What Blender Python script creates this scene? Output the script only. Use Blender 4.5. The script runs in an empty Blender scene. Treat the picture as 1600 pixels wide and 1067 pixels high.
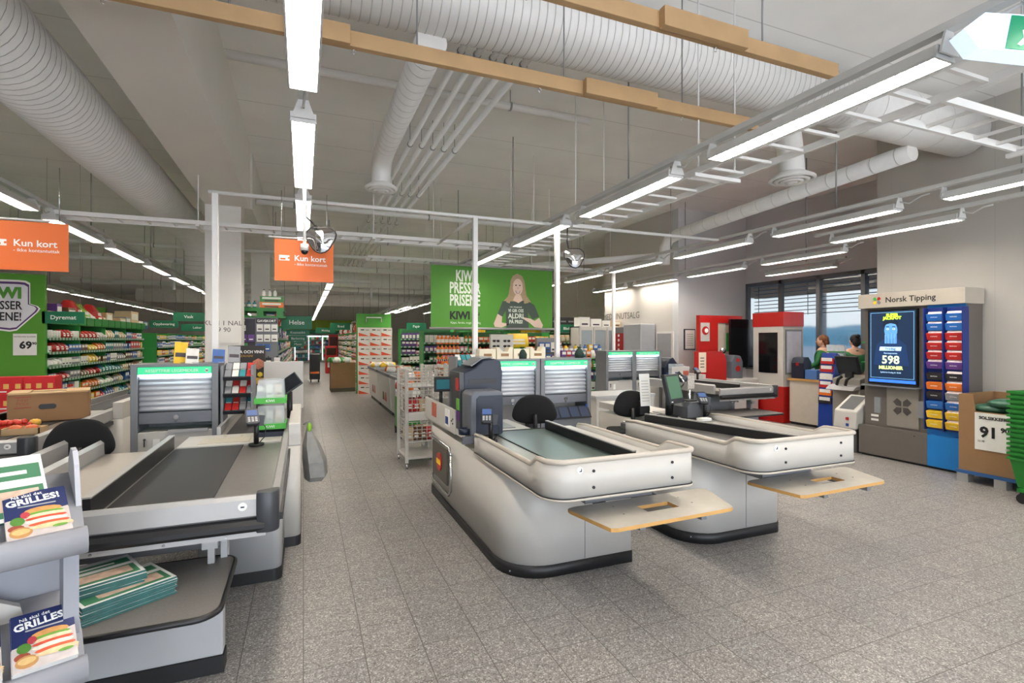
import bpy, math, random
from mathutils import Vector, Matrix
S = bpy.context.scene
COL = S.collection
R = math.radians
rnd = random.Random(7)

# ---------------------------------------------------------------- camera, world, exposure
cd = bpy.data.cameras.new('camera'); cam = bpy.data.objects.new('camera', cd); COL.objects.link(cam)
cam.location = (0, 0, 1.65); cam.rotation_euler = (R(90), 0, -math.atan(326/800))
cd.sensor_width = 36; cd.lens = 18; cd.clip_start = .05; cd.clip_end = 400
cd.shift_y = -(533.5-531)/1600
S.camera = cam
S.view_settings.view_transform = 'Standard'; S.view_settings.look = 'None'
S.view_settings.exposure = 0.08; S.view_settings.gamma = 1; S.view_settings.use_curve_mapping = False
S.cycles.use_denoising = True
S.cycles.max_bounces = 12; S.cycles.diffuse_bounces = 9; S.cycles.glossy_bounces = 3; S.cycles.transmission_bounces = 5
S.cycles.caustics_reflective = False; S.cycles.caustics_refractive = False
S.cycles.sample_clamp_indirect = 15
W = bpy.data.worlds.new('sky'); S.world = W; W.use_nodes = True
nt = W.node_tree; nt.nodes.clear()
wo = nt.nodes.new('ShaderNodeOutputWorld'); bg = nt.nodes.new('ShaderNodeBackground')
tc = nt.nodes.new('ShaderNodeTexCoord'); sp = nt.nodes.new('ShaderNodeSeparateXYZ'); cr = nt.nodes.new('ShaderNodeValToRGB')
nt.links.new(tc.outputs['Generated'], sp.inputs[0]); nt.links.new(sp.outputs['Z'], cr.inputs[0])
cr.color_ramp.elements[0].position = 0; cr.color_ramp.elements[0].color = (.90, .945, 1, 1)
cr.color_ramp.elements[1].position = .6; cr.color_ramp.elements[1].color = (.58, .75, 1, 1)
nt.links.new(cr.outputs[0], bg.inputs[0]); bg.inputs[1].default_value = 1.15
def wm(op,a,b_):
    n=nt.nodes.new('ShaderNodeMath'); n.operation=op
    for i,v in enumerate((a,b_)):
        if isinstance(v,(int,float)): n.inputs[i].default_value=v
        else: nt.links.new(v,n.inputs[i])
    return n.outputs[0]
sunside=wm('MAXIMUM',wm('MULTIPLY',sp.outputs['Y'],-1),0)      # the bright half of the sky lies behind the entrance
nt.links.new(wm('ADD',wm('MULTIPLY',sunside,6.0),1.05), bg.inputs[1])
nt.links.new(bg.outputs[0], wo.inputs[0])
LAMP = 40.0     # radiance of the fluorescent diffusers

# ---------------------------------------------------------------- materials
def lin(c):
    c = c/255
    return c/12.92 if c <= .04045 else ((c+.055)/1.055)**2.4
def rgb(c): return (lin(c[0]), lin(c[1]), lin(c[2]), 1)
MATS = {}
def mat(name, c=(200,200,200), rough=.5, metal=0, noise=.05, scale=8, emis=0, alpha=1, bump=0, trans=0):
    if name in MATS: return MATS[name]
    m = bpy.data.materials.new(name); m.use_nodes = True
    t = m.node_tree; b = t.nodes['Principled BSDF']
    b.inputs['Roughness'].default_value = rough; b.inputs['Metallic'].default_value = metal
    col = rgb(c); b.inputs['Base Color'].default_value = col
    if noise and not emis:
        tcn = t.nodes.new('ShaderNodeTexCoord'); n = t.nodes.new('ShaderNodeTexNoise'); n.inputs['Scale'].default_value = scale
        n.inputs['Detail'].default_value = 4
        mx = t.nodes.new('ShaderNodeMix'); mx.data_type = 'RGBA'
        mx.inputs[6].default_value = tuple(v*(1-noise*1.6) for v in col[:3])+(1,)
        mx.inputs[7].default_value = tuple(min(1, v*(1+noise*1.6)) for v in col[:3])+(1,)
        t.links.new(tcn.outputs['Object'], n.inputs['Vector']); t.links.new(n.outputs['Fac'], mx.inputs[0])
        t.links.new(mx.outputs[2], b.inputs['Base Color'])
        if bump:
            bp = t.nodes.new('ShaderNodeBump'); bp.inputs['Strength'].default_value = bump; bp.inputs['Distance'].default_value = .01
            t.links.new(n.outputs['Fac'], bp.inputs['Height']); t.links.new(bp.outputs[0], b.inputs['Normal'])
    if emis:
        b.inputs['Emission Color'].default_value = col; b.inputs['Emission Strength'].default_value = emis
    if alpha < 1: b.inputs['Alpha'].default_value = alpha
    if trans: b.inputs['Transmission Weight'].default_value = trans
    MATS[name] = m; return m

WHITE = mat('white_paint', (214,212,208), .55)
CEIL_W = mat('white_services_paint', (232,231,229), .6, noise=.04, scale=3)
DUCTM = mat('white_spiral_duct', (234,233,231), .5)
LAMPB = mat('lamp_housing_white', (205,205,203), .4)
LAMPE = mat('fluorescent_louvre', (255,246,234), emis=LAMP)
TUBEW = mat('fluorescent_louvre_warm', (255,232,196), emis=LAMP*.9)
WOOD = mat('spruce_wood', (186,152,110), .6, noise=.12, scale=5)
CREAM = mat('cream_laminate', (190,187,181), .38, noise=.02)
CREAM_E = mat('cream_edge_plastic', (184,176,164), .35)
KICK = mat('black_kick_plinth', (24,24,25), .5)
BLACK = mat('black_plastic', (22,22,24), .42)
BLACKF = mat('black_fabric', (20,20,21), .95)
BELT = mat('black_belt_rubber', (40,39,40), .6, noise=.1, scale=3)
BELTG = mat('grey_green_belt_rubber', (82,96,92), .3, noise=.05, scale=3)
STEEL = mat('brushed_stainless', (150,147,142), .34, .75, noise=.06, scale=20)
ALU = mat('anodised_aluminium', (172,171,170), .42, .4)
CHROME = mat('chrome', (210,210,212), .15, 1)
GREYP = mat('grey_plastic', (120,122,126), .45)
GREYL = mat('light_grey_metal', (172,173,174), .4, noise=.03)
NAVY = mat('dark_navy_plastic', (22,31,50), .42)
BLUEP = mat('blue_plastic', (36,66,140), .4)
LAMG = mat('speckled_grey_laminate', (112,108,105), .5, noise=.12, scale=90)
MARB = mat('marbled_laminate', (196,189,176), .3, noise=.08, scale=14)
PLYE = mat('plywood_edge', (196,152,88), .55, noise=.1)
RED = mat('red_lacquer', (176,24,20), .35)
KGREEN = mat('kiwi_green_print', (78,144,36), .55, noise=.03, scale=2)
DGREEN = mat('dark_green_sign', (14,110,74), .5)
SGREEN = mat('green_shelf_metal', (46,150,66), .45)
CRATEG = mat('green_crate_plastic', (28,116,38), .45)
ORANGE = mat('orange_sign_print', (226,110,46), .55, noise=.03, scale=2)
PAPER = mat('white_paper', (228,228,224), .7)
CARD = mat('corrugated_card', (146,112,78), .85, noise=.06)
CARDL = mat('light_card', (190,160,120), .85, noise=.06)
TXTW = mat('white_lettering', (240,240,236), .6, noise=0)
TXTK = mat('black_lettering', (20,20,22), .6, noise=0)
SHUT = mat('roller_shutter_metal', (196,199,205), .32, .12)
MINT = mat('mint_lightbox', (52,186,128), emis=.85)
LBOX = mat('shutter_strip_light', (225,238,255), emis=9)
UPL = None
GLASS = mat('clear_glass', (235,242,242), .05, trans=1, noise=0)
ACRYL = mat('clear_acrylic', (225,232,238), .12, alpha=.32, noise=0)
SKIN = mat('skin', (214,170,146), .6)
def colm(name, c, rough=.55): return mat('print_'+name, c, rough, noise=.06, scale=30)

# ---------------------------------------------------------------- mesh helper
class MB:
    def __init__(s, m=None): s.v=[]; s.f=[]; s.fm=[]; s.fs=[]; s.mats=[]; s.cur=0; s.sm=False
    def m(s, mt):
        if mt not in s.mats: s.mats.append(mt)
        s.cur = s.mats.index(mt); return s
    def add(s, vs, fs, sm=None):
        o=len(s.v); s.v += [tuple(v) for v in vs]
        for f in fs: s.f.append([o+i for i in f]); s.fm.append(s.cur); s.fs.append(s.sm if sm is None else sm)
        return s
    def box(s, x0,x1,y0,y1,z0,z1, M=None):
        vs=[(x,y,z) for z in (z0,z1) for x,y in ((x0,y0),(x1,y0),(x1,y1),(x0,y1))]
        if M is not None: vs=[M@Vector(v) for v in vs]
        return s.add(vs, [(3,2,1,0),(4,5,6,7),(0,1,5,4),(1,2,6,5),(2,3,7,6),(3,0,4,7)])
    def extr(s, poly, ax, a0, a1, sm=False, M=None):
        n=len(poly)
        def p(q,a): return {'z':(q[0],q[1],a),'x':(a,q[0],q[1]),'y':(q[0],a,q[1])}[ax]
        vs=[p(q,a0) for q in poly]+[p(q,a1) for q in poly]
        if M is not None: vs=[M@Vector(v) for v in vs]
        s.add(vs,[tuple(range(n-1,-1,-1)),tuple(range(n,2*n))],False)
        o=len(s.v)-2*n
        for i in range(n):
            j=(i+1)%n; s.f.append([o+i,o+j,o+n+j,o+n+i]); s.fm.append(s.cur); s.fs.append(sm)
        return s
    def tube(s, pts, r, n=8, cap=True, rs=None):
        pts=[Vector(p) for p in pts]; up=None; rings=[]
        for i,p in enumerate(pts):
            a=pts[max(i-1,0)]; b=pts[min(i+1,len(pts)-1)]; t=(b-a).normalized()
            if up is None: up=Vector((0,0,1)) if abs(t.z)<.9 else Vector((1,0,0))
            u=up-t*up.dot(t)
            if u.length<1e-4: u=Vector((1,0,0))-t*t.x
            u.normalize(); w=t.cross(u); up=u
            k=rs[i] if rs else r
            rings.append([p+u*(k*math.cos(2*math.pi*j/n))+w*(k*math.sin(2*math.pi*j/n)) for j in range(n)])
        vs=[v for g in rings for v in g]; fs=[]
        for i in range(len(pts)-1):
            for j in range(n): fs.append((i*n+j,i*n+(j+1)%n,(i+1)*n+(j+1)%n,(i+1)*n+j))
        s.add(vs,fs,True)
        if cap:
            o=len(s.v)-len(vs)
            for f in (list(range(n))[::-1], list(range(len(vs)-n,len(vs)))):
                s.f.append([o+i for i in f]); s.fm.append(s.cur); s.fs.append(False)
        return s
    def cyl(s, x,y,z0,z1,r,n=16,r1=None): return s.tube([(x,y,z0),(x,y,z1)],r,n,rs=[r,r if r1 is None else r1])
    def lathe(s, prof, n=20, c=(0,0,0), M=None):
        vs=[]; fs=[]
        for r,z in prof:
            for j in range(n):
                a=2*math.pi*j/n; vs.append(Vector((c[0]+r*math.cos(a),c[1]+r*math.sin(a),c[2]+z)))
        if M is not None: vs=[M@v for v in vs]
        for i in range(len(prof)-1):
            for j in range(n): fs.append((i*n+j,i*n+(j+1)%n,(i+1)*n+(j+1)%n,(i+1)*n+j))
        return s.add(vs,fs,True)
    def ell(s, c, rx, ry, rz, n=12, m=8, M=None):
        vs=[];fs=[]
        for i in range(m+1):
            t=math.pi*i/m
            for j in range(n):
                a=2*math.pi*j/n; vs.append(Vector((c[0]+rx*math.sin(t)*math.cos(a),c[1]+ry*math.sin(t)*math.sin(a),c[2]-rz*math.cos(t))))
        if M is not None: vs=[M@v for v in vs]
        for i in range(m):
            for j in range(n): fs.append((i*n+j,i*n+(j+1)%n,(i+1)*n+(j+1)%n,(i+1)*n+j))
        return s.add(vs,fs,True)
    def quad(s, *p): return s.add(p,[tuple(range(len(p)))])
    def build(s, name, mt=None, parent=None, bevel=0, world=False, seg=2, M=None):
        me=bpy.data.meshes.new(name); vs=s.v
        if world and parent is not None:
            l=parent.location; vs=[(a-l[0],b-l[1],c-l[2]) for a,b,c in vs]
        if M is not None: vs=[tuple(M@Vector(v)) for v in vs]
        me.from_pydata(vs,[],s.f)
        if s.mats:
            for q in s.mats: me.materials.append(q)
            me.polygons.foreach_set('material_index', s.fm)
        elif mt: me.materials.append(mt)
        me.polygons.foreach_set('use_smooth', s.fs); me.update()
        o=bpy.data.objects.new(name, me); COL.objects.link(o)
        if parent is not None: o.parent=parent
        if bevel:
            b=o.modifiers.new('bevel','BEVEL'); b.width=bevel; b.segments=seg; b.limit_method='ANGLE'; b.angle_limit=R(40)
        return o

def tag(o, label, cat, group=None, kind=None):
    o['label']=label; o['category']=cat
    if group: o['group']=group
    if kind: o['kind']=kind
    return o
def thing(name, label, cat, loc=(0,0,0), rz=0, group=None, kind=None):
    o=bpy.data.objects.new(name,None); o.empty_display_size=.1; COL.objects.link(o)
    o.location=loc; o.rotation_euler=(0,0,R(rz)); return tag(o,label,cat,group,kind)
def struct(name, mb, mt=None, bevel=0):
    o=mb.build(name, mt, None, bevel); o['kind']='structure'; return o
def kids(o): return [c for c in ALLCH.get(o.name, [])] if False else list(o.children)
def dup(root, loc, rz=0, label=None, group=None, scale=None):
    r=root.copy(); COL.objects.link(r); r.location=loc; r.rotation_euler=(0,0,R(rz))
    if label: r['label']=label
    if group: r['group']=group
    if scale: r.scale=scale
    for ch in list(root.children):
        c=ch.copy(); COL.objects.link(c); c.parent=r
        for g in list(ch.children):
            d=g.copy(); COL.objects.link(d); d.parent=c
    return r
def mcopy(o, loc, rot=(0,0,0), label=None, group=None, mtl=None):
    c=o.copy(); COL.objects.link(c); c.location=loc; c.rotation_euler=rot
    if label: c['label']=label
    if group: c['group']=group
    if mtl: c.material_slots[0].link='OBJECT'; c.material_slots[0].material=mtl
    return c
ROT={'-y':(90,0,0),'-x':(90,0,-90),'+x':(90,0,90),'up':(0,0,0),'+y':(90,0,180)}
def text(parent, body, loc, size, mt, face='-y', align='CENTER', name='lettering', sx=1, rot=None, world=True, bold=0, line=1):
    c=bpy.data.curves.new(name,'FONT'); c.body=body; c.size=size; c.align_x=align; c.align_y='CENTER'; c.extrude=.0008
    c.offset=bold; c.space_line=line; c.resolution_u=2
    c.materials.append(mt); o=bpy.data.objects.new(name,c); COL.objects.link(o)
    l=Vector(loc)
    if parent is not None:
        o.parent=parent
        if world: l=l-Vector(parent.location)
    o.location=l; rr=rot if rot else ROT[face]; o.rotation_euler=tuple(R(a) for a in rr); o.scale=(sx,1,1)
    return o
def rrect(x0,x1,y0,y1,r,n=6,corners=(1,1,1,1)):
    pts=[]
    for i,(cx,cy,a0) in enumerate(((x0+r,y0+r,180),(x1-r,y0+r,270),(x1-r,y1-r,0),(x0+r,y1-r,90))):
        if corners[i]:
            for k in range(n+1):
                a=R(a0+90*k/n); pts.append((cx+r*math.cos(a),cy+r*math.sin(a)))
        else: pts.append(((x0,y0),(x1,y0),(x1,y1),(x0,y1))[i])
    return pts
# ================================================================ THE SETTING
def floor_mat():
    m=bpy.data.materials.new('terrazzo_tiles'); m.use_nodes=True; t=m.node_tree; N=t.nodes; L=t.links; b=N['Principled BSDF']
    tc=N.new('ShaderNodeTexCoord'); sp=N.new('ShaderNodeSeparateXYZ'); L.new(tc.outputs['Object'],sp.inputs[0])
    def M(op,a,b_=None):
        n=N.new('ShaderNodeMath'); n.operation=op
        for i,v in enumerate((a,b_)):
            if v is None: continue
            if isinstance(v,(int,float)): n.inputs[i].default_value=v
            else: L.new(v,n.inputs[i])
        return n.outputs[0]
    X=sp.outputs['X']; Y=M('SUBTRACT',sp.outputs['Y'],.047)
    g=M('MINIMUM',M('PINGPONG',X,.15),M('ADD',M('PINGPONG',Y,.15),.0004))
    line=M('LESS_THAN',g,.0024)
    cx=M('FLOOR',M('DIVIDE',X,.3)); cy=M('FLOOR',M('DIVIDE',Y,.3))
    cb=N.new('ShaderNodeCombineXYZ'); L.new(cx,cb.inputs[0]); L.new(cy,cb.inputs[1])
    wn=N.new('ShaderNodeTexWhiteNoise'); L.new(cb.outputs[0],wn.inputs['Vector'])
    v=N.new('ShaderNodeTexVoronoi'); v.inputs['Scale'].default_value=150; L.new(tc.outputs['Object'],v.inputs['Vector'])
    v2=N.new('ShaderNodeSeparateColor'); L.new(v.outputs['Color'],v2.inputs[0])
    cr=N.new('ShaderNodeValToRGB'); e=cr.color_ramp.elements
    e[0].position=0; e[0].color=rgb((94,91,88)); e[1].position=1; e[1].color=rgb((196,194,190))
    for p,c in ((.2,(124,121,118)),(.7,(142,140,137)),(.9,(170,168,164))):
        q=e.new(p); q.color=rgb(c)
    L.new(v2.outputs[0],cr.inputs[0])
    tint=N.new('ShaderNodeMix'); tint.data_type='RGBA'; tint.inputs[6].default_value=(.93,.92,.93,1); tint.inputs[7].default_value=(1.03,1.0,.98,1)
    L.new(wn.outputs['Value'],tint.inputs[0])
    mu=N.new('ShaderNodeMix'); mu.data_type='RGBA'; mu.blend_type='MULTIPLY'; mu.inputs[0].default_value=1
    L.new(cr.outputs[0],mu.inputs[6]); L.new(tint.outputs[2],mu.inputs[7])
    gm=N.new('ShaderNodeMix'); gm.data_type='RGBA'; L.new(line,gm.inputs[0]); L.new(mu.outputs[2],gm.inputs[6]); gm.inputs[7].default_value=rgb((88,84,80))
    L.new(gm.outputs[2],b.inputs['Base Color']); b.inputs['Roughness'].default_value=.38
    b.inputs['Specular IOR Level'].default_value=.35
    return m
def board_mat(name,c,period,axis,w=.006,dark=.7):
    m=bpy.data.materials.new(name); m.use_nodes=True; t=m.node_tree; N=t.nodes; L=t.links; b=N['Principled BSDF']
    tc=N.new('ShaderNodeTexCoord'); sp=N.new('ShaderNodeSeparateXYZ'); L.new(tc.outputs['Object'],sp.inputs[0])
    pp=N.new('ShaderNodeMath'); pp.operation='PINGPONG'; L.new(sp.outputs[axis],pp.inputs[0]); pp.inputs[1].default_value=period/2
    lt=N.new('ShaderNodeMath'); lt.operation='LESS_THAN'; L.new(pp.outputs[0],lt.inputs[0]); lt.inputs[1].default_value=w
    n=N.new('ShaderNodeTexNoise'); n.inputs['Scale'].default_value=1.3; n.inputs['Detail'].default_value=6; L.new(tc.outputs['Object'],n.inputs['Vector'])
    mx=N.new('ShaderNodeMix'); mx.data_type='RGBA'; c=rgb(c)
    mx.inputs[6].default_value=tuple(v*.9 for v in c[:3])+(1,); mx.inputs[7].default_value=tuple(v*1.08 for v in c[:3])+(1,); L.new(n.outputs['Fac'],mx.inputs[0])
    m2=N.new('ShaderNodeMix'); m2.data_type='RGBA'; L.new(lt.outputs[0],m2.inputs[0]); L.new(mx.outputs[2],m2.inputs[6]); m2.inputs[7].default_value=tuple(v*dark for v in c[:3])+(1,)
    L.new(m2.outputs[2],b.inputs['Base Color']); b.inputs['Roughness'].default_value=.75
    return m
ZC=4.65
struct('floor', MB().box(-12,14,-5,41,-.1,0), floor_mat())
struct('ceiling', MB().box(-12,14,-5,41,ZC,ZC+.1), board_mat('painted_concrete_slabs',(244,243,241),1.2,'Y'))
WALLM=mat('painted_wall_plaster',(198,194,188),.75,noise=.03,scale=1.5)
WALLC=mat('painted_wall_cool',(204,206,208),.75,noise=.02,scale=1.5)
FARW=mat('far_wall_white',(230,227,222),.8)
struct('wall_left', MB().box(-12.1,-12,-5,41,0,ZC), FARW)
struct('wall_far', MB().box(-12,14,41,41.1,0,ZC), FARW)
struct('wall_right_front', MB().box(7.9,8.1,-5,5.0,0,ZC).box(8.1,10.1,4.8,5.0,0,ZC), board_mat('wall_panels_right',(184,180,174),1.2,'Y',.003,.85))
struct('wall_right_pier', MB().box(7.9,10.1,9.36,9.56,0,ZC), WALLC)
struct('wall_right_pharmacy', MB().box(7.9,8.1,9.56,12.43,0,ZC).box(8.1,10,12.3,12.43,0,ZC), WALLM)
struct('wall_right_rear', MB().box(9.95,10.1,12.43,41,0,ZC), mat('dark_taupe_wall',(206,200,192),.8))
struct('wall_window_side', MB().box(9.95,10.1,5,9.36,3.0,ZC).box(9.95,10.1,5,9.36,0,.95), WALLC)
# wall behind the camera with its glazed entrance opening
struct('wall_entrance', MB().box(-12,-3,-5.1,-5,0,ZC).box(8.1,14,-5.1,-5,0,ZC).box(-3,8.1,-5.1,-5,3.2,ZC), WALLM)
# window
FRM=mat('grey_window_frame',(92,97,102),.45)
wf=MB()
for y in (5.03,6.55,7.48,8.4,9.33): wf.box(9.93,10.03,y-.04,y+.04,.95,3.0)
wf.box(9.93,10.03,5.03,9.33,2.92,3.0).box(9.93,10.03,5.03,9.33,.95,1.03)
w1=thing('window_1','long grey framed window with raised slat blinds behind the service counter','window',(9.98,7.2,0),kind='structure')
wf.build('window_frame',FRM,w1,world=True)
MB().box(9.975,9.985,5.05,9.3,1.0,2.95).build('pane',GLASS,w1,world=True)
bl=thing('window_blind','grey slatted outdoor blind lowered over the upper part of the window','blind',(10.2,7.2,0))
mb=MB()
for k in range(9):
    z=2.9-.085*k; mb.box(10.15,10.23,5.1,9.3,z,z+.012,M=None)
mb.build('slats',mat('blind_slat',(120,124,130),.5,.3),bl,world=True)
mb=MB()
for y in (5.2,6.6,7.9,9.2): mb.box(10.185,10.195,y,y+.01,2.2,2.95)
mb.build('cord',BLACK,bl,world=True); MB().box(10.09,10.24,5.1,9.3,2.93,3.0).build('head_rail',FRM,bl,world=True)
# outside
struct('ground', MB().box(10.1,160,-60,140,-.12,-.02), mat('car_park_asphalt',(110,112,116),.9))
hill=MB(); n=60; hv=[];hf=[]
for i in range(n+1):
    y=-60+230*i/n; h=5.0+1.0*math.sin(i*.16+.6)+.5*math.sin(i*.55)+.25*math.sin(i*1.9)
    hv += [(120,y,-1),(128+3*math.sin(i*.8),y,h*.5),(140,y,h),(155,y,h*.9)]
for i in range(n):
    for j in range(3): hf.append((4*i+j,4*i+4+j,4*i+5+j,4*i+1+j))
hill.add(hv,hf,True); tag(hill.build('wooded_hill',mat('distant_forest',(70,104,116),.9,noise=.28,scale=.35)),'blue green wooded hill seen far off through the window','hill')
cn=thing('entrance_canopy','timber soffit canopy outside above the window','canopy',(12,7,0))
MB().box(10.3,13.5,3.5,12,2.95,3.05).build('soffit',mat('canopy_timber',(150,120,92),.7),cn,world=True)
MB().box(13.3,13.5,4.2,4.35,-.05,2.95).box(13.3,13.5,9.9,10.05,-.05,2.95).build('posts',mat('dark_post',(70,70,74)),cn,world=True)

# concrete beam and columns
CONC=mat('painted_concrete',(230,228,223),.8,noise=.03,scale=2)
struct('concrete_beam_trim', MB().box(-1.36,-.76,-5,8.8,3.68,ZC).box(-1.36,-.76,9.2,20,3.75,ZC), CONC)
struct('concrete_column_front', MB().box(-1.36,-.88,8.8,9.25,0,ZC), CONC)
struct('concrete_column_rear', MB().box(-1.15,-.75,13.6,14.0,0,ZC), CONC)
# ---------------------------------------------------------------- ducts
def duct(name,label,pts,r,ring=.12,n=28,extra=None):
    t=thing(name,label,'duct',pts[0])
    MB().tube(pts,r,n).build('duct_pipe',DUCTM,t,world=True)
    mb=MB()
    for a,b in zip(pts[:-1],pts[1:]):
        a=Vector(a);b=Vector(b);d=(b-a); L=d.length
        if L<.5: continue
        d.normalize(); k=int(L/ring)
        for i in range(k):
            p=a+d*(ring*(i+.5)); mb.tube([p-d*.004,p+d*.004],r+.0035,n,cap=False)
    mb.build('spiral_seams',mat('duct_seam',(190,189,186),.5),t,world=True)
    return t
duct('ventilation_duct','widest white spiral duct running along the left side of the ceiling',[(-2.12,-3,3.88),(-2.12,11.0,3.88),(-2.05,11.4,3.86),(-1.95,11.8,3.76),(-1.9,12.1,3.5),(-1.9,12.2,3.0)],.33,.09)
duct('ventilation_duct','big white spiral duct crossing the ceiling above the two wooden beams',[(-1.0+.3,3.9,4.3),(5.6,3.9,4.3)],.27,.07)
duct('ventilation_duct','smooth large duct elbow carrying on at the ceiling on the right',[(5.6,3.9,4.3),(7.85,3.9,4.3)],.29,.6)
t=duct('ventilation_duct','slim white spiral duct dropping to a round diffuser near the ceiling pipes',[(.93,3.95,3.99),(.93,6.45,3.99),(.93,6.68,3.93),(.93,6.76,3.8),(.93,6.77,3.62)],.125,.14,20)
def diffuser(x,y,z,r,label):
    t=thing('ceiling_diffuser',label,'diffuser',(x,y,z)); mb=MB()
    for k in range(4):
        a=r*(1-.25*k); mb.lathe([(a,.0-.012*k),(a-.02,-.02-.012*k),(a-.05,-.005-.012*k),(a-.06,.03)],24)
    mb.lathe([(r*.5,.09),(r*.98,.02),(r,0)],24); mb.build('cone_rings',DUCTM,t)
diffuser(.93,6.77,3.6,.21,'round slatted air diffuser under the slim duct beside the ceiling pipes')
duct('ventilation_duct','short white duct stub with a round diffuser beside the long lamp rail',[(4.7,3.95,4.1),(4.95,4.1,4.0),(5.25,4.3,3.85),(5.28,4.3,3.55)],.14,.2,20)
diffuser(5.28,4.3,3.52,.25,'round slatted air diffuser hanging under the elbow duct near the cable ladder')
duct('ventilation_duct','thin white duct running over the right lamps with an elbow down',[(6.9,3.95,3.95),(6.9,8.2,3.75),(6.9,8.45,3.7),(6.9,8.58,3.55),(6.9,8.6,3.2)],.11,.3,18)
# pipes
def pipe(label,pts,r,hang=None):
    t=thing('ceiling_pipe',label,'pipe',pts[0],group=None)
    MB().tube(pts,r,10).build('pipe_run',CEIL_W,t,world=True)
    mb=MB(); any_=False
    for a,b in zip(pts[:-1],pts[1:]):
        a=Vector(a);b=Vector(b);L=(b-a).length
        if L>2:
            for i in range(int(L/2.4)+1):
                p=a+(b-a)*((i*2.4+.6)/L)
                if (p-a).length<L: mb.tube([(p.x,p.y,p.z),(p.x,p.y,ZC)],.005,5); mb.tube([p-(b-a).normalized()*.012,p+(b-a).normalized()*.012],r+.008,10); any_=True
    if any_: mb.build('hanger',mat('galvanised',(150,150,150),.5,.6),t,world=True)
    return t
ordn=['first','second','third','fourth','fifth']
for k in range(5):
    pipe(f'{ordn[k]} from the left of the five parallel white ceiling pipes',[(1.33+.155*k,3.9,4.28),(1.33+.155*k,24,4.28)],.03+.004*(k>2))
pipe('white pipe crossing the ceiling right behind the middle lamps',[(-.7,5.7,4.45),(3.4,5.7,4.45)],.045)
pipe('white sprinkler pipe crossing above the orange card sign',[(-.75,9.8,4.02),(4.6,9.8,4.02)],.05)
pipe('thick white pipe crossing the hall above the aisle shelves',[(-1.2,12,3.9),(7,12,3.9)],.07)
pipe('thin white pipe crossing the hall behind the thick one',[(-6,13.2,3.7),(7,13.2,3.7)],.04)
pipe('white pipe far above the back shelves',[(-8,17,3.9),(8,17,3.9)],.08)
pipe('white pipe above the cooler cabinets deep in the hall',[(-8,23,3.8),(8,23,3.8)],.1)
pipe('white pipe bending down above the left gondola',[(-9,15,3.6),(-3,15,3.6),(-3,15,2.9)],.05)
pipe('white pipe bending down above the helse aisle',[(-.9,16,3.4),(1.9,16,3.4),(1.9,16,2.9)],.045)
pipe('lowest white pipe running beside the pharmacy wall',[(4.2,13,3.5),(7.2,9.3,3.5)],.07)
duct('ventilation_duct','far white duct crossing the hall deep behind the aisle',[(-4,20,3.9),(4.5,20,3.9)],.28,.5,18)
duct('ventilation_duct','low white duct over the far end of the aisle',[(-7,28,3.7),(6,28,3.7)],.3,.7,16)
# ---------------------------------------------------------------- wooden rails
def wood(label,y,x0,x1,z,sp):
    t=thing('wooden_ceiling_rail',label,'wooden beam',(x0,y,z))
    MB().box(x0,x1,y-.024,y+.024,z,z+.10).build('rail_board',WOOD,t,.003,world=True)
    for a,b in sp: MB().box(a,b,y-.075,y-.025,z-.012,z+.105).build('splice_board',WOOD,t,.003,world=True)
    mb=MB()
    for x in [x0+.4+i*1.1 for i in range(int((x1-x0-.5)/1.1)+1)]: mb.tube([(x,y,z+.05),(x,y,ZC)],.006,6)
    mb.build('threaded_rod',mat('galvanised'),t,world=True)
    mb=MB()
    for x in [x0+.9+i*1.3 for i in range(int((x1-x0-.9)/1.3)+1)]: mb.tube([(x+.012*math.cos(a),y,z-.022+.016*math.sin(a)) for a in [i*.9 for i in range(7)]],.003,5)
    mb.build('screw_eye',CHROME,t,world=True)
wood('long pale wooden beam hanging across the ceiling behind the close lamp',3.39,-1.9,3.72,3.5,[(-.1,.27),(1.95,2.6)])
wood('shorter pale wooden beam at the top right of the ceiling nearer the lamp rail',2.5,.2,3.5,3.5,[(1.95,2.6)])
wood('dark ended wooden beam at the ceiling left above the close lamp',2.62,-1.5,.0,3.62,[])

# ---------------------------------------------------------------- fluorescent lamps
def make_lamp(name,label,mtE):
    t=thing(name,label,'lamp'); L=.74
    sec=[(-.075,0),(-.078,.012),(-.045,.075),(.045,.075),(.078,.012),(.075,0),(.068,0),(.066,.02),(-.066,.02),(-.068,0)]
    h=MB().extr(sec,'y',-L,L); h.box(-.075,.075,-L-.012,-L,0,.06).box(-.075,.075,L,L+.012,0,.06)
    h.extr([(-.07,.02),(.07,.02),(.03,.13),(-.03,.13)],'y',-L-.03,-L-.02).extr([(-.07,.02),(.07,.02),(.03,.13),(-.03,.13)],'y',L+.02,L+.03)
    h.build('housing',LAMPB,t)
    MB().box(-.064,.064,-L+.01,L-.01,.012,.016).build('diffuser',mtE,t)
    lv=MB()
    for i in range(30):
        y=-L+.03+i*(2*L-.06)/29; lv.box(-.064,.064,y-.0015,y+.0015,-.002,.010)
    lv.build('louvre',LAMPB,t)
    cb=MB().tube([(0,-L-.02,.09),(0,-L-.12,.05),(0.01,-L-.22,.10),(0,-L-.3,.1)],.008,6); cb.build('cable',LAMPB,t)
    return t
ZL=3.0; CY=lambda k: 2.25+1.93*k
proto=[None]
def lamp(x,y,label,group=None,z=ZL,rz=0):
    if proto[0] is None:
        proto[0]=make_lamp('fluorescent_lamp',label,LAMPE); proto[0].location=(x,y,z); o=proto[0]
        if group: o['group']=group
    else:
        o=dup(proto[0],(x,y,z),rz,label)
        if group: o['group']=group
        elif 'group' in o: del o['group']
    return o
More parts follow.
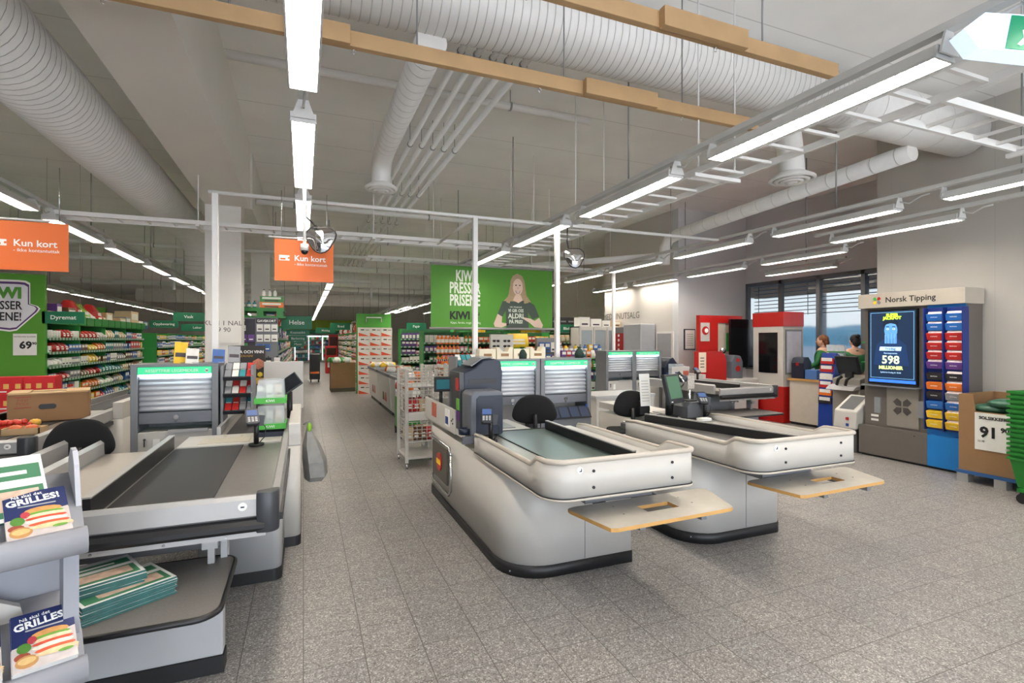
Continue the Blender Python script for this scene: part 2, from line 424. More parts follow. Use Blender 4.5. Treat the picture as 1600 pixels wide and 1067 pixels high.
def rail(label,x,y0,y1,z=ZL):
    t=thing('lamp_rail',label,'lamp rail',(x,y0,z+.13))
    MB().box(x-.03,x+.03,y0,y1,z+.13,z+.17).build('profile',LAMPB,t,world=True)
    mb=MB(); y=y0+.8
    while y<y1: mb.tube([(x,y,z+.17),(x,y,ZC)],.008,6); y+=2.9
    mb.build('hanger_rod',mat('galvanised'),t,world=True)
near=['overhead behind the viewer','closest lamp','second lamp','third lamp','fourth lamp','fifth lamp','sixth lamp','seventh lamp']
def row(x,ks,where,far_group,z=ZL,y=CY):
    for i,k in enumerate(ks):
        if i<7: lamp(x,y(k),f'{["first","second","third","fourth","fifth","sixth","seventh"][i]} lamp counted from the viewer in the {where}',None,z)
        else: lamp(x,y(k),f'one of the distant lamps in the {where}',far_group,z)
row(0,range(-2,4),'middle row above the aisle','lamps of the middle row')
row(.6,range(6,19),'far middle row down the aisle','distant lamps over the aisle')
row(-2.64,range(1,18),'left row beyond the orange card sign','distant lamps of the left row')
row(2.87,range(-2,5),'long row beside the cable ladder','lamps of the ladder row')
row(2.87,range(7,17),'low far row right of the aisle','distant lamps right of the aisle',2.62)
row(4.3,range(6,13),'added unseen rear row behind the banner','added lamps behind the banner')  # unseen lamps added to brighten the rear ceiling of the hall
row(-6.3,range(2,16),'far left row over the pet food aisle','distant lamps far left')
row(5.75,range(-2,8),'row over the second white checkout','lamps over the second checkout')
row(5.75,range(8,13),'back row above the grocery shelves','distant lamps above the grocery shelves')
row(7.7,range(2,6),'row close to the pharmacy wall','lamps by the pharmacy wall')
lamp(6.85,CY(1),'single lamp hanging before the right wall above the lottery stand'); lamp(6.85,CY(-1),'lamp by the right wall behind the viewer')
lamp(9.1,7.25,'lamp above the service counter by the window')
lamp(-5.4,CY(0),'lamp over the magazine side of the hall'); lamp(-5.4,CY(2),'lamp over the far left checkout'); lamp(-8.5,CY(4),'lamp at the outer left side of the hall'); lamp(-9,CY(7),'lamp deep at the outer left side')
rail('white lamp rail of the middle row above the aisle',0,-2,9.2); rail('long white lamp rail beside the cable ladder',2.87,-2.5,11)
rail('white lamp rail of the left row',-2.64,-1,36); rail('white lamp rail over the second white checkout',5.75,-2.5,17); rail('white lamp rail close to the pharmacy wall',7.7,5.2,12.2)
rail('white lamp rail far down the aisle',.6,12.8,38); rail('white lamp rail over the pet food aisle',-6.3,5,34)
rail('white lamp rail of the added unseen rear row behind the banner',4.3,13,27); rail('low white lamp rail right of the far aisle',2.87,15,34,2.62)  # first rail only carries the added lamps behind the banner
rail('white lamp rail over the magazine side of the hall',-5.4,1,8); rail('short white lamp rail before the lottery stand',6.85,-.8,5.2); rail('short white lamp rail over the service counter',9.1,6.3,8.2)
rail('short white lamp rail at the outer left side',-8.5,9,11.2); rail('short white lamp rail deep at the outer left side',-9,14.7,17)
# cable ladders
def ladder(label,x0,x1,y0,y1,z,axis):
    t=thing('cable_ladder',label,'cable ladder',((x0+x1)/2,(y0+y1)/2,z)); mb=MB(); rgs=[]; hg=MB()
    if axis=='y':
        for x in (x0,x1): mb.box(x-.012,x+.012,y0,y1,z,z+.05)
        y=y0+.1
        while y<y1: rgs.append(MB().box(x0,x1,y-.012,y+.012,z+.01,z+.03)); y+=.28
        y=y0+.9
        while y<y1: hg.box(x0-.05,x1+.05,y-.02,y+.02,z-.03,z); hg.tube([(x1,y,z),(x1,y,ZC)],.008,6); hg.tube([(x0,y,z),(x0,y,ZC)],.008,6); y+=2.1
    else:
        for y in (y0,y1): mb.box(x0,x1,y-.012,y+.012,z,z+.05)
        x=x0+.1
        while x<x1: rgs.append(MB().box(x-.012,x+.012,y0,y1,z+.01,z+.03)); x+=.28
        x=x0+1.5
        while x<x1: hg.box(x-.02,x+.02,y0-.05,y1+.05,z-.03,z); hg.tube([(x,y0,z),(x,y0,ZC)],.008,6); x+=2.1
    mb.build('side_rail',CEIL_W,t,world=True); [q.build('rung',CEIL_W,t,world=True) for q in rgs]; hg.build('hanger',CEIL_W,t,world=True)
ladder('white cable ladder running beside the long lamp rail',3.08,3.48,.4,9.2,3.05,'y')
ladder('white cable ladder crossing above the left column and orange sign',-2.7,2.8,7.3,7.6,3.07,'x')
ladder('white cable ladder crossing near the top right lamps',3.6,7.7,1.9,2.2,3.1,'x')
ladder('cable ladder crossing behind the green banner',1.2,7.0,10.6,11.0,3.3,'x')
# ================================================================ CHECKOUT COUNTERS
def arc(cx,cy,r,a0,a1,n=8): return [(cx+r*math.cos(R(a0+(a1-a0)*k/n)),cy+r*math.sin(R(a0+(a1-a0)*k/n))) for k in range(n+1)]
def strip(mb,path,zb,th,ztop):
    """a thin standing wall along a 2D path; ztop gives the height at each point"""
    n=len(path); out=[];inn=[]
    for i,p in enumerate(path):
        a=Vector(path[max(0,i-1)]);b=Vector(path[min(n-1,i+1)]);d=(b-a).normalized(); nr=Vector((-d.y,d.x))
        out.append(Vector(p)); inn.append(Vector(p)+nr*th)
    vs=[]
    for i in range(n): vs += [(out[i].x,out[i].y,zb),(out[i].x,out[i].y,ztop[i]),(inn[i].x,inn[i].y,ztop[i]),(inn[i].x,inn[i].y,zb)]
    fs=[]
    for i in range(n-1):
        for j in range(4): fs.append((4*i+j,4*i+4+j,4*i+4+(j+1)%4,4*i+(j+1)%4))
    fs += [(0,1,2,3),(4*n-1,4*n-2,4*n-3,4*n-4)]
    mb.add(vs,fs,True)
def white_checkout(loc,label,belt,mirror):
    Wd=1.03; t=thing('checkout_counter',label,'checkout counter',loc)
    mx=(lambda x: Wd-x) if mirror else (lambda x:x)
    def bx(mb,x0,x1,*a):
        a0,a1=sorted((mx(x0),mx(x1))); return mb.box(a0,a1,*a)
    # lower body
    rear=(.02,.60) if not mirror else (.43,1.0)
    if not mirror:
        poly=arc(.34,.96,.32,180,270)+[(.99,.64),(.99,1.75),(.50,1.75),(.50,3.1)]+arc(.30,2.86,.28,90,180)
    else:
        poly=arc(.32,.94,.30,180,270)+arc(.93,.70,.06,270,360,4)+[(.99,3.1),(.70,3.1),(.70,1.62),(.02,1.62)]
    def grow(p,k):
        c=Vector((.5,1.8)); return [(q[0]+(k if q[0]>c.x else -k),q[1]+(k if q[1]>c.y else -k)) for q in p]
    MB().extr(poly,'z',.085,.735,True).build('lower_body',CREAM,t)
    MB().extr(grow(poly,.006),'z',0,.085,True).build('plinth',KICK,t)
    MB().box(.595,.598,.637,.641,.09,.73).box(.012,.02,.637,.64,.09,.1).build('panel_joint',GREYP,t)
    # rim: left side -> front -> right side
    yl = 1.36 if not mirror else 1.5
    pts=[];zt=[]
    for k in range(9): pts.append((0,yl-(yl-.30)*k/8)); zt.append(.90 if k else .885)
    for y,z in ((.27,.902),(.24,.915),(.21,.935),(.18,.951),(.15,.955)): pts.append((0,y)); zt.append(z)
    a=arc(.15,.15,.15,180,270,8)[1:]; pts+=a; zt+=[.955]*len(a)
    for k in range(1,8): pts.append((.15+(Wd-.07-.15)*k/7,0)); zt.append(.955)
    a=arc(Wd-.07,.07,.07,270,360,5)[1:]; pts+=a; zt+=[.955]*len(a)
    for y,z in ((.24,.955),(.27,.951),(.30,.935),(.33,.915),(.36,.902)): pts.append((Wd,y)); zt.append(z)
    for k in range(1,9): pts.append((Wd,.36+(1.5-.36)*k/8)); zt.append(.90 if k<8 else .885)
    mb=MB(); strip(mb,pts,.735,.022,zt); mb.build('rim_panel',CREAM,t)
    off=.009
    MB().tube([(p[0]+(off if p[0]<.01 else 0),p[1]+off*(p[1]<.01),z) for p,z in zip(pts,zt)],.0165,8).build('rim_rail',CREAM_E,t)
    MB().tube([(p[0],p[1],.738) for p in pts],.009,6).build('rim_bottom_edge',CREAM_E,t)
    MB().tube([(p[0]*1.004-.002,p[1]-.003,.748) for p in pts],.0035,5).build('rim_dark_line',BLACK,t)  # thin dark line along the bottom of the rim
    for x,z in ((.28,.80),(.28,.895),(.84,.80),(.84,.895)): MB().tube([(x,-.006,z),(x,.004,z)],.009,10).build('screw_cap',BLACK,t)
    mb=MB(PAPER); mb.m(PAPER).tube([(.19,-.0035,.905),(.19,0,.905)],.021,16); mb.m(NAVY).box(.186,.2,-.006,-.003,.898,.903).box(.196,.2,-.006,-.003,.9,.915); mb.build('round_sticker',None,t)
    # deck, belt, divider
    dk=arc(.165,.165,.14,180,270,8)+arc(Wd-.09,.09,.062,270,360,5)+[(Wd-.028,1.62),(.025,1.62)]
    MB().extr(dk,'z',.80,.85).build('deck',STEEL,t)
    MB().extr(arc(.165,.165,.14,180,270,8)+arc(Wd-.09,.09,.062,270,360,5)+[(Wd-.028,.63),(.025,.63)],'z',.722,.735).build('underside_tray',GREYP,t)
    mb=MB(); bx(mb,.23,.80,.06,1.6,.85,.855); mb.build('conveyor_belt',belt,t)
    mb=MB(); bx(mb,.23,.238,.06,1.6,.853,.858); bx(mb,.22,.82,1.6,1.615,.84,.86); mb.build('belt_edge_trim',BLACK,t)
    d0,d1=((.74,1.56),(.72,.22)) if not mirror else ((.27,1.56),(.63,.18))
    dv=Vector((d1[0]-d0[0],d1[1]-d0[1])); nn=Vector((-dv.y,dv.x)).normalized()*.014
    p=[(d0[0]-nn.x,d0[1]-nn.y),(d1[0]-nn.x,d1[1]-nn.y),(d1[0]+nn.x,d1[1]+nn.y),(d0[0]+nn.x,d0[1]+nn.y)]
    dd=MB().extr(p,'z',.855,.925).build('lane_divider',BLACK,t,.004)
    MB().extr(p,'z',.925,.933).build('divider_cap',ALU,dd)
    mb=MB(); bx(mb,.80,1.0,.09,1.6,.852,.864); mb.build('inner_ledge',CREAM,t)
    # rear counter
    mb=MB(); bx(mb,.0,.62 if not mirror else .33,1.62,2.2,.80,.858); bx(mb,0,.5 if not mirror else .33,2.2,3.1,.78,.858); mb.build('cashier_worktop',CREAM,t,.004)
    mb=MB(); mb.box(*sorted((mx(.05),mx(.5 if not mirror else .3))),1.7,2.05,.858,.866); mb.build('scanner_plate',STEEL,t)
    # bagging board in front
    bd=MB(); z=.60; x0=.26;x1=1.30
    o=[(.30,-.15),(.34,-.165),(1.18,-.135),(1.21,-.12),(1.33,.22),(1.32,.26),(1.28,.27),(.29,.25),(.24,.235),(.235,.20)]
    if mirror: o=[(q[0]-.04,q[1]+.02) for q in o]
    h=[(.66,.0),(.66,.11),(.90,.115),(.90,.005)]
    # board with a hole, built from eight plates
    def ring(zz): return [(a,b,zz) for a,b in o],[(a,b,zz) for a,b in h]
    ot,ht=ring(z+.011); ob,hb=ring(z-.011); n=len(o)
    bd.m(MARB); vs=ot+ht; b0=n
    idx_h={0:b0,9:b0+1,8:b0+1,7:b0+1,6:b0+2,5:b0+2,4:b0+2,3:b0+3,2:b0+3,1:b0}
    fs=[]
    for i in range(n):
        j=(i+1)%n; a,b=idx_h[i],idx_h[j]
        fs.append((i,j,b,a) if a!=b else (i,j,a))
    bd.add(vs,fs,False)
    bd.m(PLYE); bd.add(ob+hb,[tuple(reversed(f)) for f in fs],False)
    vs=ot+ob; bd.add(vs,[(n+i,n+(i+1)%n,(i+1)%n,i) for i in range(n)],False)
    bd.add(ht+hb,[(i,(i+1)%4,4+(i+1)%4,4+i) for i in range(4)],False)
    br=bd.build('bagging_board',None,t)
    for x,y in ((.52,.16),(.50,.02),(1.02,.16),(1.03,.04)): MB().tube([(x,y,z+.010),(x,y,z+.0125)],.006,8).build('screw',GREYP,br)
    for x in (.55,1.0): MB().box(x-.02,x+.02,-.1,.66,z-.05,z-.012).build('support_arm',GREYP,t)
    MB().box(.40,.92,.30,.64,.60,.722).build('arm_housing',GREYP,t)
    return t
cA=white_checkout((1.27,2.557,0),'nearest white checkout counter, the one with a grey green belt',BELTG,False)
cB=white_checkout((2.82,2.575,0),'second white checkout counter with black divider, right of the one with the green belt',mat('dark_steel_belt',(92,90,88),.35),True)
# chrome bumper and no entry plate on the near white counter
g=thing('bumper_gate','chrome framed bumper plate with a red no entry mark on the near checkout','bumper gate',(1.25,4.9,0))
fr=[(1.235,4.50,.60),(1.235,4.55,.66),(1.235,5.2,.66),(1.27,5.36,.66),(1.36,5.5,.6),(1.37,5.51,.3),(1.27,5.36,.22),(1.235,5.2,.22),(1.235,4.58,.22),(1.235,4.5,.28),(1.235,4.50,.60)]
MB().tube(fr,.013,8).build('chrome_frame',CHROME,g,world=True)
MB().box(1.245,1.262,4.68,5.25,.28,.62).build('dark_plate',mat('dark_pewter_metal',(96,92,84),.35,.6),g,world=True)
mb=MB(); mb.m(RED).tube([(1.235,4.95,.45),(1.245,4.95,.45)],.09,20); mb.m(mat('yellow_mark',(250,200,30))).box(1.229,1.235,4.88,5.02,.43,.475); mb.build('no_entry_mark',None,g,world=True)

def grey_checkout(loc,label):
    t=thing('checkout_counter',label,'checkout counter',loc)
    MB().box(-1.16,0,0,1.6,.80,.85).build('deck',STEEL,t)
    MB().box(-.72,-.28,.03,1.58,.85,.855).build('conveyor_belt',BELT,t)
    mb=MB(); mb.box(-1.12,-.76,.03,1.58,.85,.853).build('left_channel',mat('worn_light_deck',(168,160,150),.35,.2,noise=.06,scale=60),t)
    d=MB().box(-.765,-.735,.02,1.62,.85,.945).build('lane_divider',BLACK,t)
    MB().box(-.768,-.732,.02,1.62,.945,.952).build('divider_cap',ALU,d)
    fr=MB().extr([(-.012,.785),(-.03,.80),(-.03,.88),(-.015,.898),(.004,.898),(.004,.785)],'x',-1.18,-.03).build('front_rail',ALU,t)
    MB().extr([(-.012,.79),(-.045,.785),(-.06,.765),(-.06,.745),(-.045,.728),(-.012,.725)],'x',-1.18,-.03).build('front_bumper_strip',BLACK,t)
    MB().box(-1.18,-.03,-.03,-.01,.70,.725).build('lower_rail',ALU,t)
    for x in (-1.0,-.72,-.45,-.2): MB().tube([(x,-.035,.712),(x,-.028,.712)],.006,8).build('rivet',CHROME,t)
    cap=[(-.07,.0),(-.07,-.05)]+arc(-.02,-.01,.05,270,360,5)+[(.03,.03),(.0,.03)]
    MB().extr(cap,'z',.72,.915,True).build('corner_cap',mat('dark_grey_cap',(52,54,58),.4),t,.006)
    MB().extr([(.0,.785),(.03,.80),(.03,.90),(.0,.915),(-.01,.90),(-.01,.785)],'y',.03,3.0).build('side_rail',ALU,t)
    MB().box(.03,.045,.03,1.7,.75,.785).build('side_bumper_strip',BLACK,t)
    MB().extr([(-1.19,.80),(-1.15,.80),(-1.15,.93),(-1.17,.95),(-1.19,.93)],'y',.1,1.75).build('left_rail',ALU,t)
    mb=MB(PAPER); mb.m(PAPER).tube([(-.13,-.033,.85),(-.13,-.029,.85)],.02,16); mb.m(NAVY).box(-.138,-.122,-.036,-.033,.846,.852); mb.build('round_sticker',None,t)
    body=[(-.5,1.08)]+arc(-.06,1.14,.06,270,360,5)+[(0,1.7),(-.5,1.7)]
    MB().extr(body,'z',.08,.80,True).build('front_body',GREYL,t)
    MB().extr([(a*1.003+.004,b-.004) for a,b in body],'z',0,.08).build('front_plinth',KICK,t)
    body2=[(-.45,1.66)]+arc(.06,1.72,.06,270,360,5)+arc(.06,3.0,.06,0,90,5)+[(-.45,3.06)]
    MB().extr(body2,'z',.08,.80,True).build('rear_body',CREAM,t)
    MB().extr([(a+.003,b) for a,b in body2],'z',0,.08).build('rear_plinth',KICK,t)
    MB().box(.03,.12,1.68,3.02,.80,.98).build('side_screen',CREAM,t,.006)
    MB().box(-1.16,-.23,.11,.20,.085,.47).build('lower_front_box',GREYL,t,.008)
    MB().box(-1.165,-.225,.105,.20,0,.085).build('lower_front_plinth',KICK,t)
    MB().box(-1.16,-.30,.55,.58,.47,.80).build('recess_panel',GREYP,t)
    MB().box(-.26,-.23,.26,.34,.47,.80).build('recess_side',GREYL,t)
    MB().box(-.31,-.28,.2,.23,.5,.78).box(-.33,-.26,.16,.2,.60,.64).build('shelf_bracket',ALU,t)
    MB().tube([(-.6,.35,.62),(-.56,.28,.64),(-.52,.26,.64)],.012,8).build('latch',CHROME,t)
    sh=rrect(-1.2,-.19,-.36,.30,.09,6,(0,1,1,0))
    MB().extr(sh,'z',.488,.512).build('bagging_shelf',LAMG,t)
    MB().tube([(a,b,.50) for a,b in sh+[sh[0]]],.0145,6).build('shelf_edge',BLACK,t)
    # scanner module and rear belt
    MB().box(-.72,-.02,1.6,2.06,.80,.862).build('scanner_top',CREAM,t,.004)
    mb=MB(); mb.box(-.46,-.44,1.95,2.02,.862,.866).box(-.34,-.32,1.95,2.02,.862,.866).box(-.6,-.25,1.66,1.9,.862,.866); mb.build('scanner_slots',mat('cream_plate',(190,182,165),.4),t)
    MB().box(-.50,-.02,2.06,4.2,.78,.85).build('rear_deck',STEEL,t)
    MB().box(-.46,-.18,2.1,4.1,.85,.856).build('rear_belt',BELT,t)
    MB().box(-.53,-.50,2.1,4.2,.80,.92).build('rear_rail',ALU,t)
    MB().box(-.48,-.05,3.1,4.1,.08,.78).build('rear_support',CREAM,t)
    MB().box(-.47,-.06,3.11,4.09,0,.08).build('rear_support_plinth',KICK,t)
    return t
cC=grey_checkout((-.14,2.79,0),'grey metal checkout counter in the left foreground with black belt and newspaper shelf')
cE=grey_checkout((7.13,6.12,0),'far grey checkout counter in front of the red cash machine column')
cD=grey_checkout((-1.92,5.0,0),'left checkout counter partly hidden, carrying produce and a brown carton')
# extra screen rail of the left cashier place
t=thing('checkout_guard_rail','short aluminium guard rail with black strip left of the foreground checkout','guard rail',(-1.5,3.9,0))
MB().extr([(-1.52,.84),(-1.48,.84),(-1.48,.95),(-1.50,.97),(-1.52,.95)],'y',3.1,4.42).build('guard_profile',ALU,t,world=True)
MB().box(-1.485,-1.465,3.1,4.42,.80,.84).build('guard_strip',BLACK,t,world=True)
MB().box(-1.9,-1.33,3.1,4.35,.76,.80).box(-1.52,-1.48,3.3,4.3,0,.76).build('guard_counter',GREYL,t,world=True)

# ================================================================ MEDICINE CABINETS
def cabinet(loc,label,closed):
    t=thing('medicine_cabinet',label,'cabinet',loc); w=.61; H=1.42
    MB().box(-.02,.03,0,.38,0,H).build('side_post',GREYP,t,.004)
    MB().box(w-.03,w+.02,0,.38,0,H).build('side_post',GREYP,t,.004)
    MB().box(.03,w-.03,.34,.38,.45,H).build('back_panel',GREYP,t); MB().box(-.02,w+.02,0,.4,H,H+.02).build('top_panel',GREYP,t)
    hd=MB().box(.035,w-.035,-.012,.06,H-.065,H-.005).build('lit_header',MINT,t)
    text(t,'RESEPTFRIE LEGEMIDLER',(w/2-.02,-.0135,H-.036),.036,TXTW,world=False)
    MB().box(w-.075,w-.06,-.0145,-.012,H-.052,H-.02).box(w-.083,w-.052,-.0145,-.012,H-.044,H-.030).build('header_cross',TXTW,t)
    MB().box(.04,w-.04,.01,.04,H-.085,H-.068).build('strip_light',LBOX,t)
    prof=[]; zb=.93; zt=H-.085; k=7
    for i in range(k):
        z0=zb+.1+(zt-zb-.1)*i/k; h=(zt-zb-.1)/k
        for j in range(6): a=math.pi*j/5; prof.append((.045-.018*math.sin(a),z0+h*j/5.0001))
    poly=[(.06,zb+.1)]+prof+[(.06,zt)]
    MB().extr(poly,'x',.035,w-.035,True).build('roller_shutter',SHUT,t)
    lk=MB().box(.035,w-.035,.025,.055,zb,zb+.095).build('lock_bar',mat('shutter_lock_bar',(120,122,128),.4,.5),t)
    MB().tube([(w/2,.015,zb+.05),(w/2,.026,zb+.05)],.02,16).tube([(w/2,.012,zb+.015),(w/2,.026,zb+.015)],.008,10).build('lock',CHROME,lk)
    if closed:
        MB().box(.03,w-.03,.01,.34,.08,.86).build('lower_drawer',CREAM,t,.004); MB().box(.25,w-.06,-.01,.012,.85,.875).build('drawer_handle',ALU,t)
        MB().tube([(.08,0,.8),(.08,.01,.8)],.01,8).box(.076,.084,-.002,.008,.74,.79).build('key',CHROME,t); MB().box(.14,.19,.005,.01,.70,.80).build('note',PAPER,t)
    else:
        MB().box(.03,w-.03,.02,.34,.08,.55).build('lower_cabinet',CREAM,t)
        MB().box(.03,.075,-.002,.03,.08,.9).box(w-.055,w-.03,-.002,.03,.08,.9).build('blue_upright',BLUEP,t)
        MB().box(.075,w-.055,.25,.3,.55,.92).build('inner_back',mat('cabinet_inner',(170,165,160)),t)
    MB().box(-.015,w+.015,.01,.37,0,.08).build('plinth',KICK,t)
    return t
k1=cabinet((-1.33,5.2,0),'lone lit medicine cabinet with mint header behind the left foreground checkout',True)
k2=cabinet((1.83,5.2,0),'left one of the two joined medicine cabinets behind the near white checkout',False)
k3=cabinet((2.49,5.2,0),'right one of the two joined medicine cabinets behind the near white checkout',False)
k4=cabinet((5.36,8.35,0),'left one of the far pair of medicine cabinets near the pharmacy wall',True); k5=cabinet((6.0,8.35,0),'right one of the far pair of medicine cabinets near the pharmacy wall',True)
# row of dark card pockets in the right cabinet
t=thing('card_pocket_rack','slanted rack of navy cards under the shutter of the right joined cabinet','card rack',(2.52,5.1,.8))
Mx=Matrix.Translation((2.55,5.12,.76))@Matrix.Rotation(R(-38),4,'X')
MB().box(-.01,.53,0,.008,0,.16,M=Mx).build('rack_plate',BLACK,t,world=True)
for k in range(4):
    MB().box(.01+.13*k,.12+.13*k,-.006,0,.015,.145,M=Mx).build('card',mat('navy_card',(44,56,80),.4),t,world=True)
MB().box(2.56,3.06,5.14,5.22,.55,.76).build('rack_support',GREYP,t,world=True)

# ================================================================ OFFICE CHAIRS
def chair(loc,rz,label,w=.46):
    t=thing('cashier_chair',label,'chair',loc,rz)
    M=Matrix.Rotation(R(-8),4,'X')
    o=[];
    for (x,z) in ((-.24,-.07),(-.20,-.12),(-.10,-.15),(.10,-.15),(.20,-.12),(.24,-.07),(.20,.05),(.13,.13),(.0,.15),(-.13,.13),(-.20,.05)): o.append((x*w/.46,z))
    mb=MB(); n=len(o); lay=[(.0,.86),(.02,1),(.05,1),(.07,.86)]; vs=[];fs=[]
    for y,s_ in lay:
        for x,z in o: vs.append((x*s_,y+.35*x*x*-1.2+.03,z*s_+.96))
    for i in range(3):
        for j in range(n): fs.append((i*n+j,i*n+(j+1)%n,(i+1)*n+(j+1)%n,(i+1)*n+j))
    fs += [tuple(range(n))[::-1],tuple(range(3*n,4*n))]
    mb.add(vs,fs,True); b=mb.build('backrest',BLACKF,t); sb=b.modifiers.new('s','SUBSURF'); sb.levels=1; sb.render_levels=2
    MB().tube([(0,-.02,.92),(0,-.04,.80),(0,0,.66),(0,.12,.60)],.022,8).build('back_support',BLACK,t)
    s=MB().extr(rrect(-.23,.23,.02,.46,.1),'z',.58,.65,True).build('seat',BLACKF,t,.02,seg=3)
    MB().cyl(0,.24,.1,.58,.025).build('gas_column',CHROME,t)
    for k in range(5):
        a=R(72*k+18); p=(.26*math.cos(a),.24+.26*math.sin(a))
        l=MB().tube([(0,.24,.12),(p[0],p[1],.075)],.018,6).build('leg',BLACK,t)
        MB().tube([(p[0]-.012,p[1],.028),(p[0]+.012,p[1],.028)],.028,10).box(p[0]-.01,p[0]+.01,p[1]-.008,p[1]+.008,.04,.08).build('castor',BLACK,l)
    return t
chair((-1.42,4.35,0),10,'black fabric cashier chair behind the left foreground checkout',.40)
chair((2.12,4.60,0),-20,'black cashier chair in front of the two joined medicine cabinets')
chair((3.27,4.6,0),-25,'black cashier chair behind the second white checkout',.40)
# ================================================================ SHELVES AND GOODS
def stripe_mat(name,c1,c2,period,frac,rough=.5):
    m=bpy.data.materials.new(name); m.use_nodes=True; t=m.node_tree; N=t.nodes; L=t.links; b=N['Principled BSDF']
    tc=N.new('ShaderNodeTexCoord'); sp=N.new('ShaderNodeSeparateXYZ'); L.new(tc.outputs['Object'],sp.inputs[0])
    pp=N.new('ShaderNodeMath'); pp.operation='PINGPONG'; L.new(sp.outputs['X'],pp.inputs[0]); pp.inputs[1].default_value=period/2
    lt=N.new('ShaderNodeMath'); lt.operation='LESS_THAN'; L.new(pp.outputs[0],lt.inputs[0]); lt.inputs[1].default_value=period*frac/2
    m2=N.new('ShaderNodeMix'); m2.data_type='RGBA'; L.new(lt.outputs[0],m2.inputs[0]); m2.inputs[6].default_value=rgb(c1); m2.inputs[7].default_value=rgb(c2)
    L.new(m2.outputs[2],b.inputs['Base Color']); b.inputs['Roughness'].default_value=rough; return m
PRICE=stripe_mat('price_tag_strip',(44,110,60),(168,176,168),.13,.5)
LIGHTB=stripe_mat('label_print',(232,230,224),(120,116,112),.012,.35)
PALC=dict(white=(222,220,214),blue=(52,96,164),red=(186,36,34),yellow=(232,192,44),orange=(226,116,34),green=(58,134,62),purple=(98,58,132),
          brown=(112,76,48),black=(40,38,42),teal=(44,132,140),pink=(214,132,158),beige=(204,178,138),grey=(140,142,146),lime=(150,186,60))
PM={k:mat('packaging_'+k,v,.45,noise=.12,scale=22) for k,v in PALC.items()}
def base_kinds():
    K={}
    def fin(name,mb,desc,cat):
        o=mb.build(name); COL.objects.unlink(o); K[name]=(o,desc,cat)
    m0=PM['white']; L=mat('label_pale',(226,222,210),.5,noise=.25,scale=40); L2=mat('label_dark',(64,58,62),.5,noise=.3,scale=40)
    b=MB(); b.m(m0).box(-.5,.5,0,1,0,1); b.m(L).box(-.40,.40,-.01,0,.52,.86); b.m(L2).box(-.3,.3,-.012,0,.16,.34); fin('grocery_box',b,'box','box')
    b=MB(); b.m(m0); b.add([(-.5,0.1,0),(.5,0.1,0),(.5,.9,0),(-.5,.9,0),(-.46,-.05,.45),(.46,-.05,.45),(.46,1.0,.45),(-.46,1.0,.45),(-.48,.42,1),(.48,.42,1),(.48,.58,1),(-.48,.58,1)],
        [(3,2,1,0),(0,1,5,4),(1,2,6,5),(2,3,7,6),(3,0,4,7),(4,5,9,8),(5,6,10,9),(6,7,11,10),(7,4,8,11),(8,9,10,11)],True)
    b.m(L).add([(-.3,-.06,.25),(.3,-.06,.25),(.28,.0,.62),(-.28,.0,.62)],[(0,1,2,3)]); fin('grocery_bag',b,'bag','bag')
    b=MB(); b.m(m0).lathe([(0,0),(.46,0),(.46,.62),(.2,.8),(.18,.9)],10,(0,.5,0)); b.m(L2).lathe([(.2,.88),(.2,1),(0,1)],10,(0,.5,0)); b.m(L).lathe([(.47,.15),(.47,.5)],10,(0,.5,0)); fin('grocery_bottle',b,'bottle','bottle')
    b=MB(); b.m(m0).lathe([(0,0),(.48,0),(.48,.96),(.42,1),(0,1)],10,(0,.5,0)); b.m(L).lathe([(.49,.3),(.49,.7)],10,(0,.5,0)); fin('grocery_can',b,'can','can')
    b=MB(); b.m(m0).box(-.45,.45,.2,.8,0,.86); b.m(L).box(-.36,.36,.19,.2,.12,.6); b.m(L2).box(-.1,.1,.45,.55,.86,1); fin('hanging_pack',b,'pack','pack')
    return K
KIND=base_kinds()
COUNT={}
def item(kind,x,y,z,w,d,h,rz,colour,where,grp,noun=None):
    o,desc,cat=KIND[kind]; c=o.copy(); COL.objects.link(c); c.name=(noun+'_'+desc) if noun else kind
    c.location=(x,y,z); c.rotation_euler=(0,0,rz); c.scale=(w,d,h)
    c.material_slots[0].link='OBJECT'; c.material_slots[0].material=PM[colour]
    tag(c,f'{colour} {desc} {where}',cat,f'{colour} {desc} {grp}'[:60] if False else f'{cat}s {grp}')
    return c
def face(x,y,rz,lx,ly): # local->world
    a=R(rz); return x+lx*math.cos(a)-ly*math.sin(a), y+lx*math.sin(a)+ly*math.cos(a)
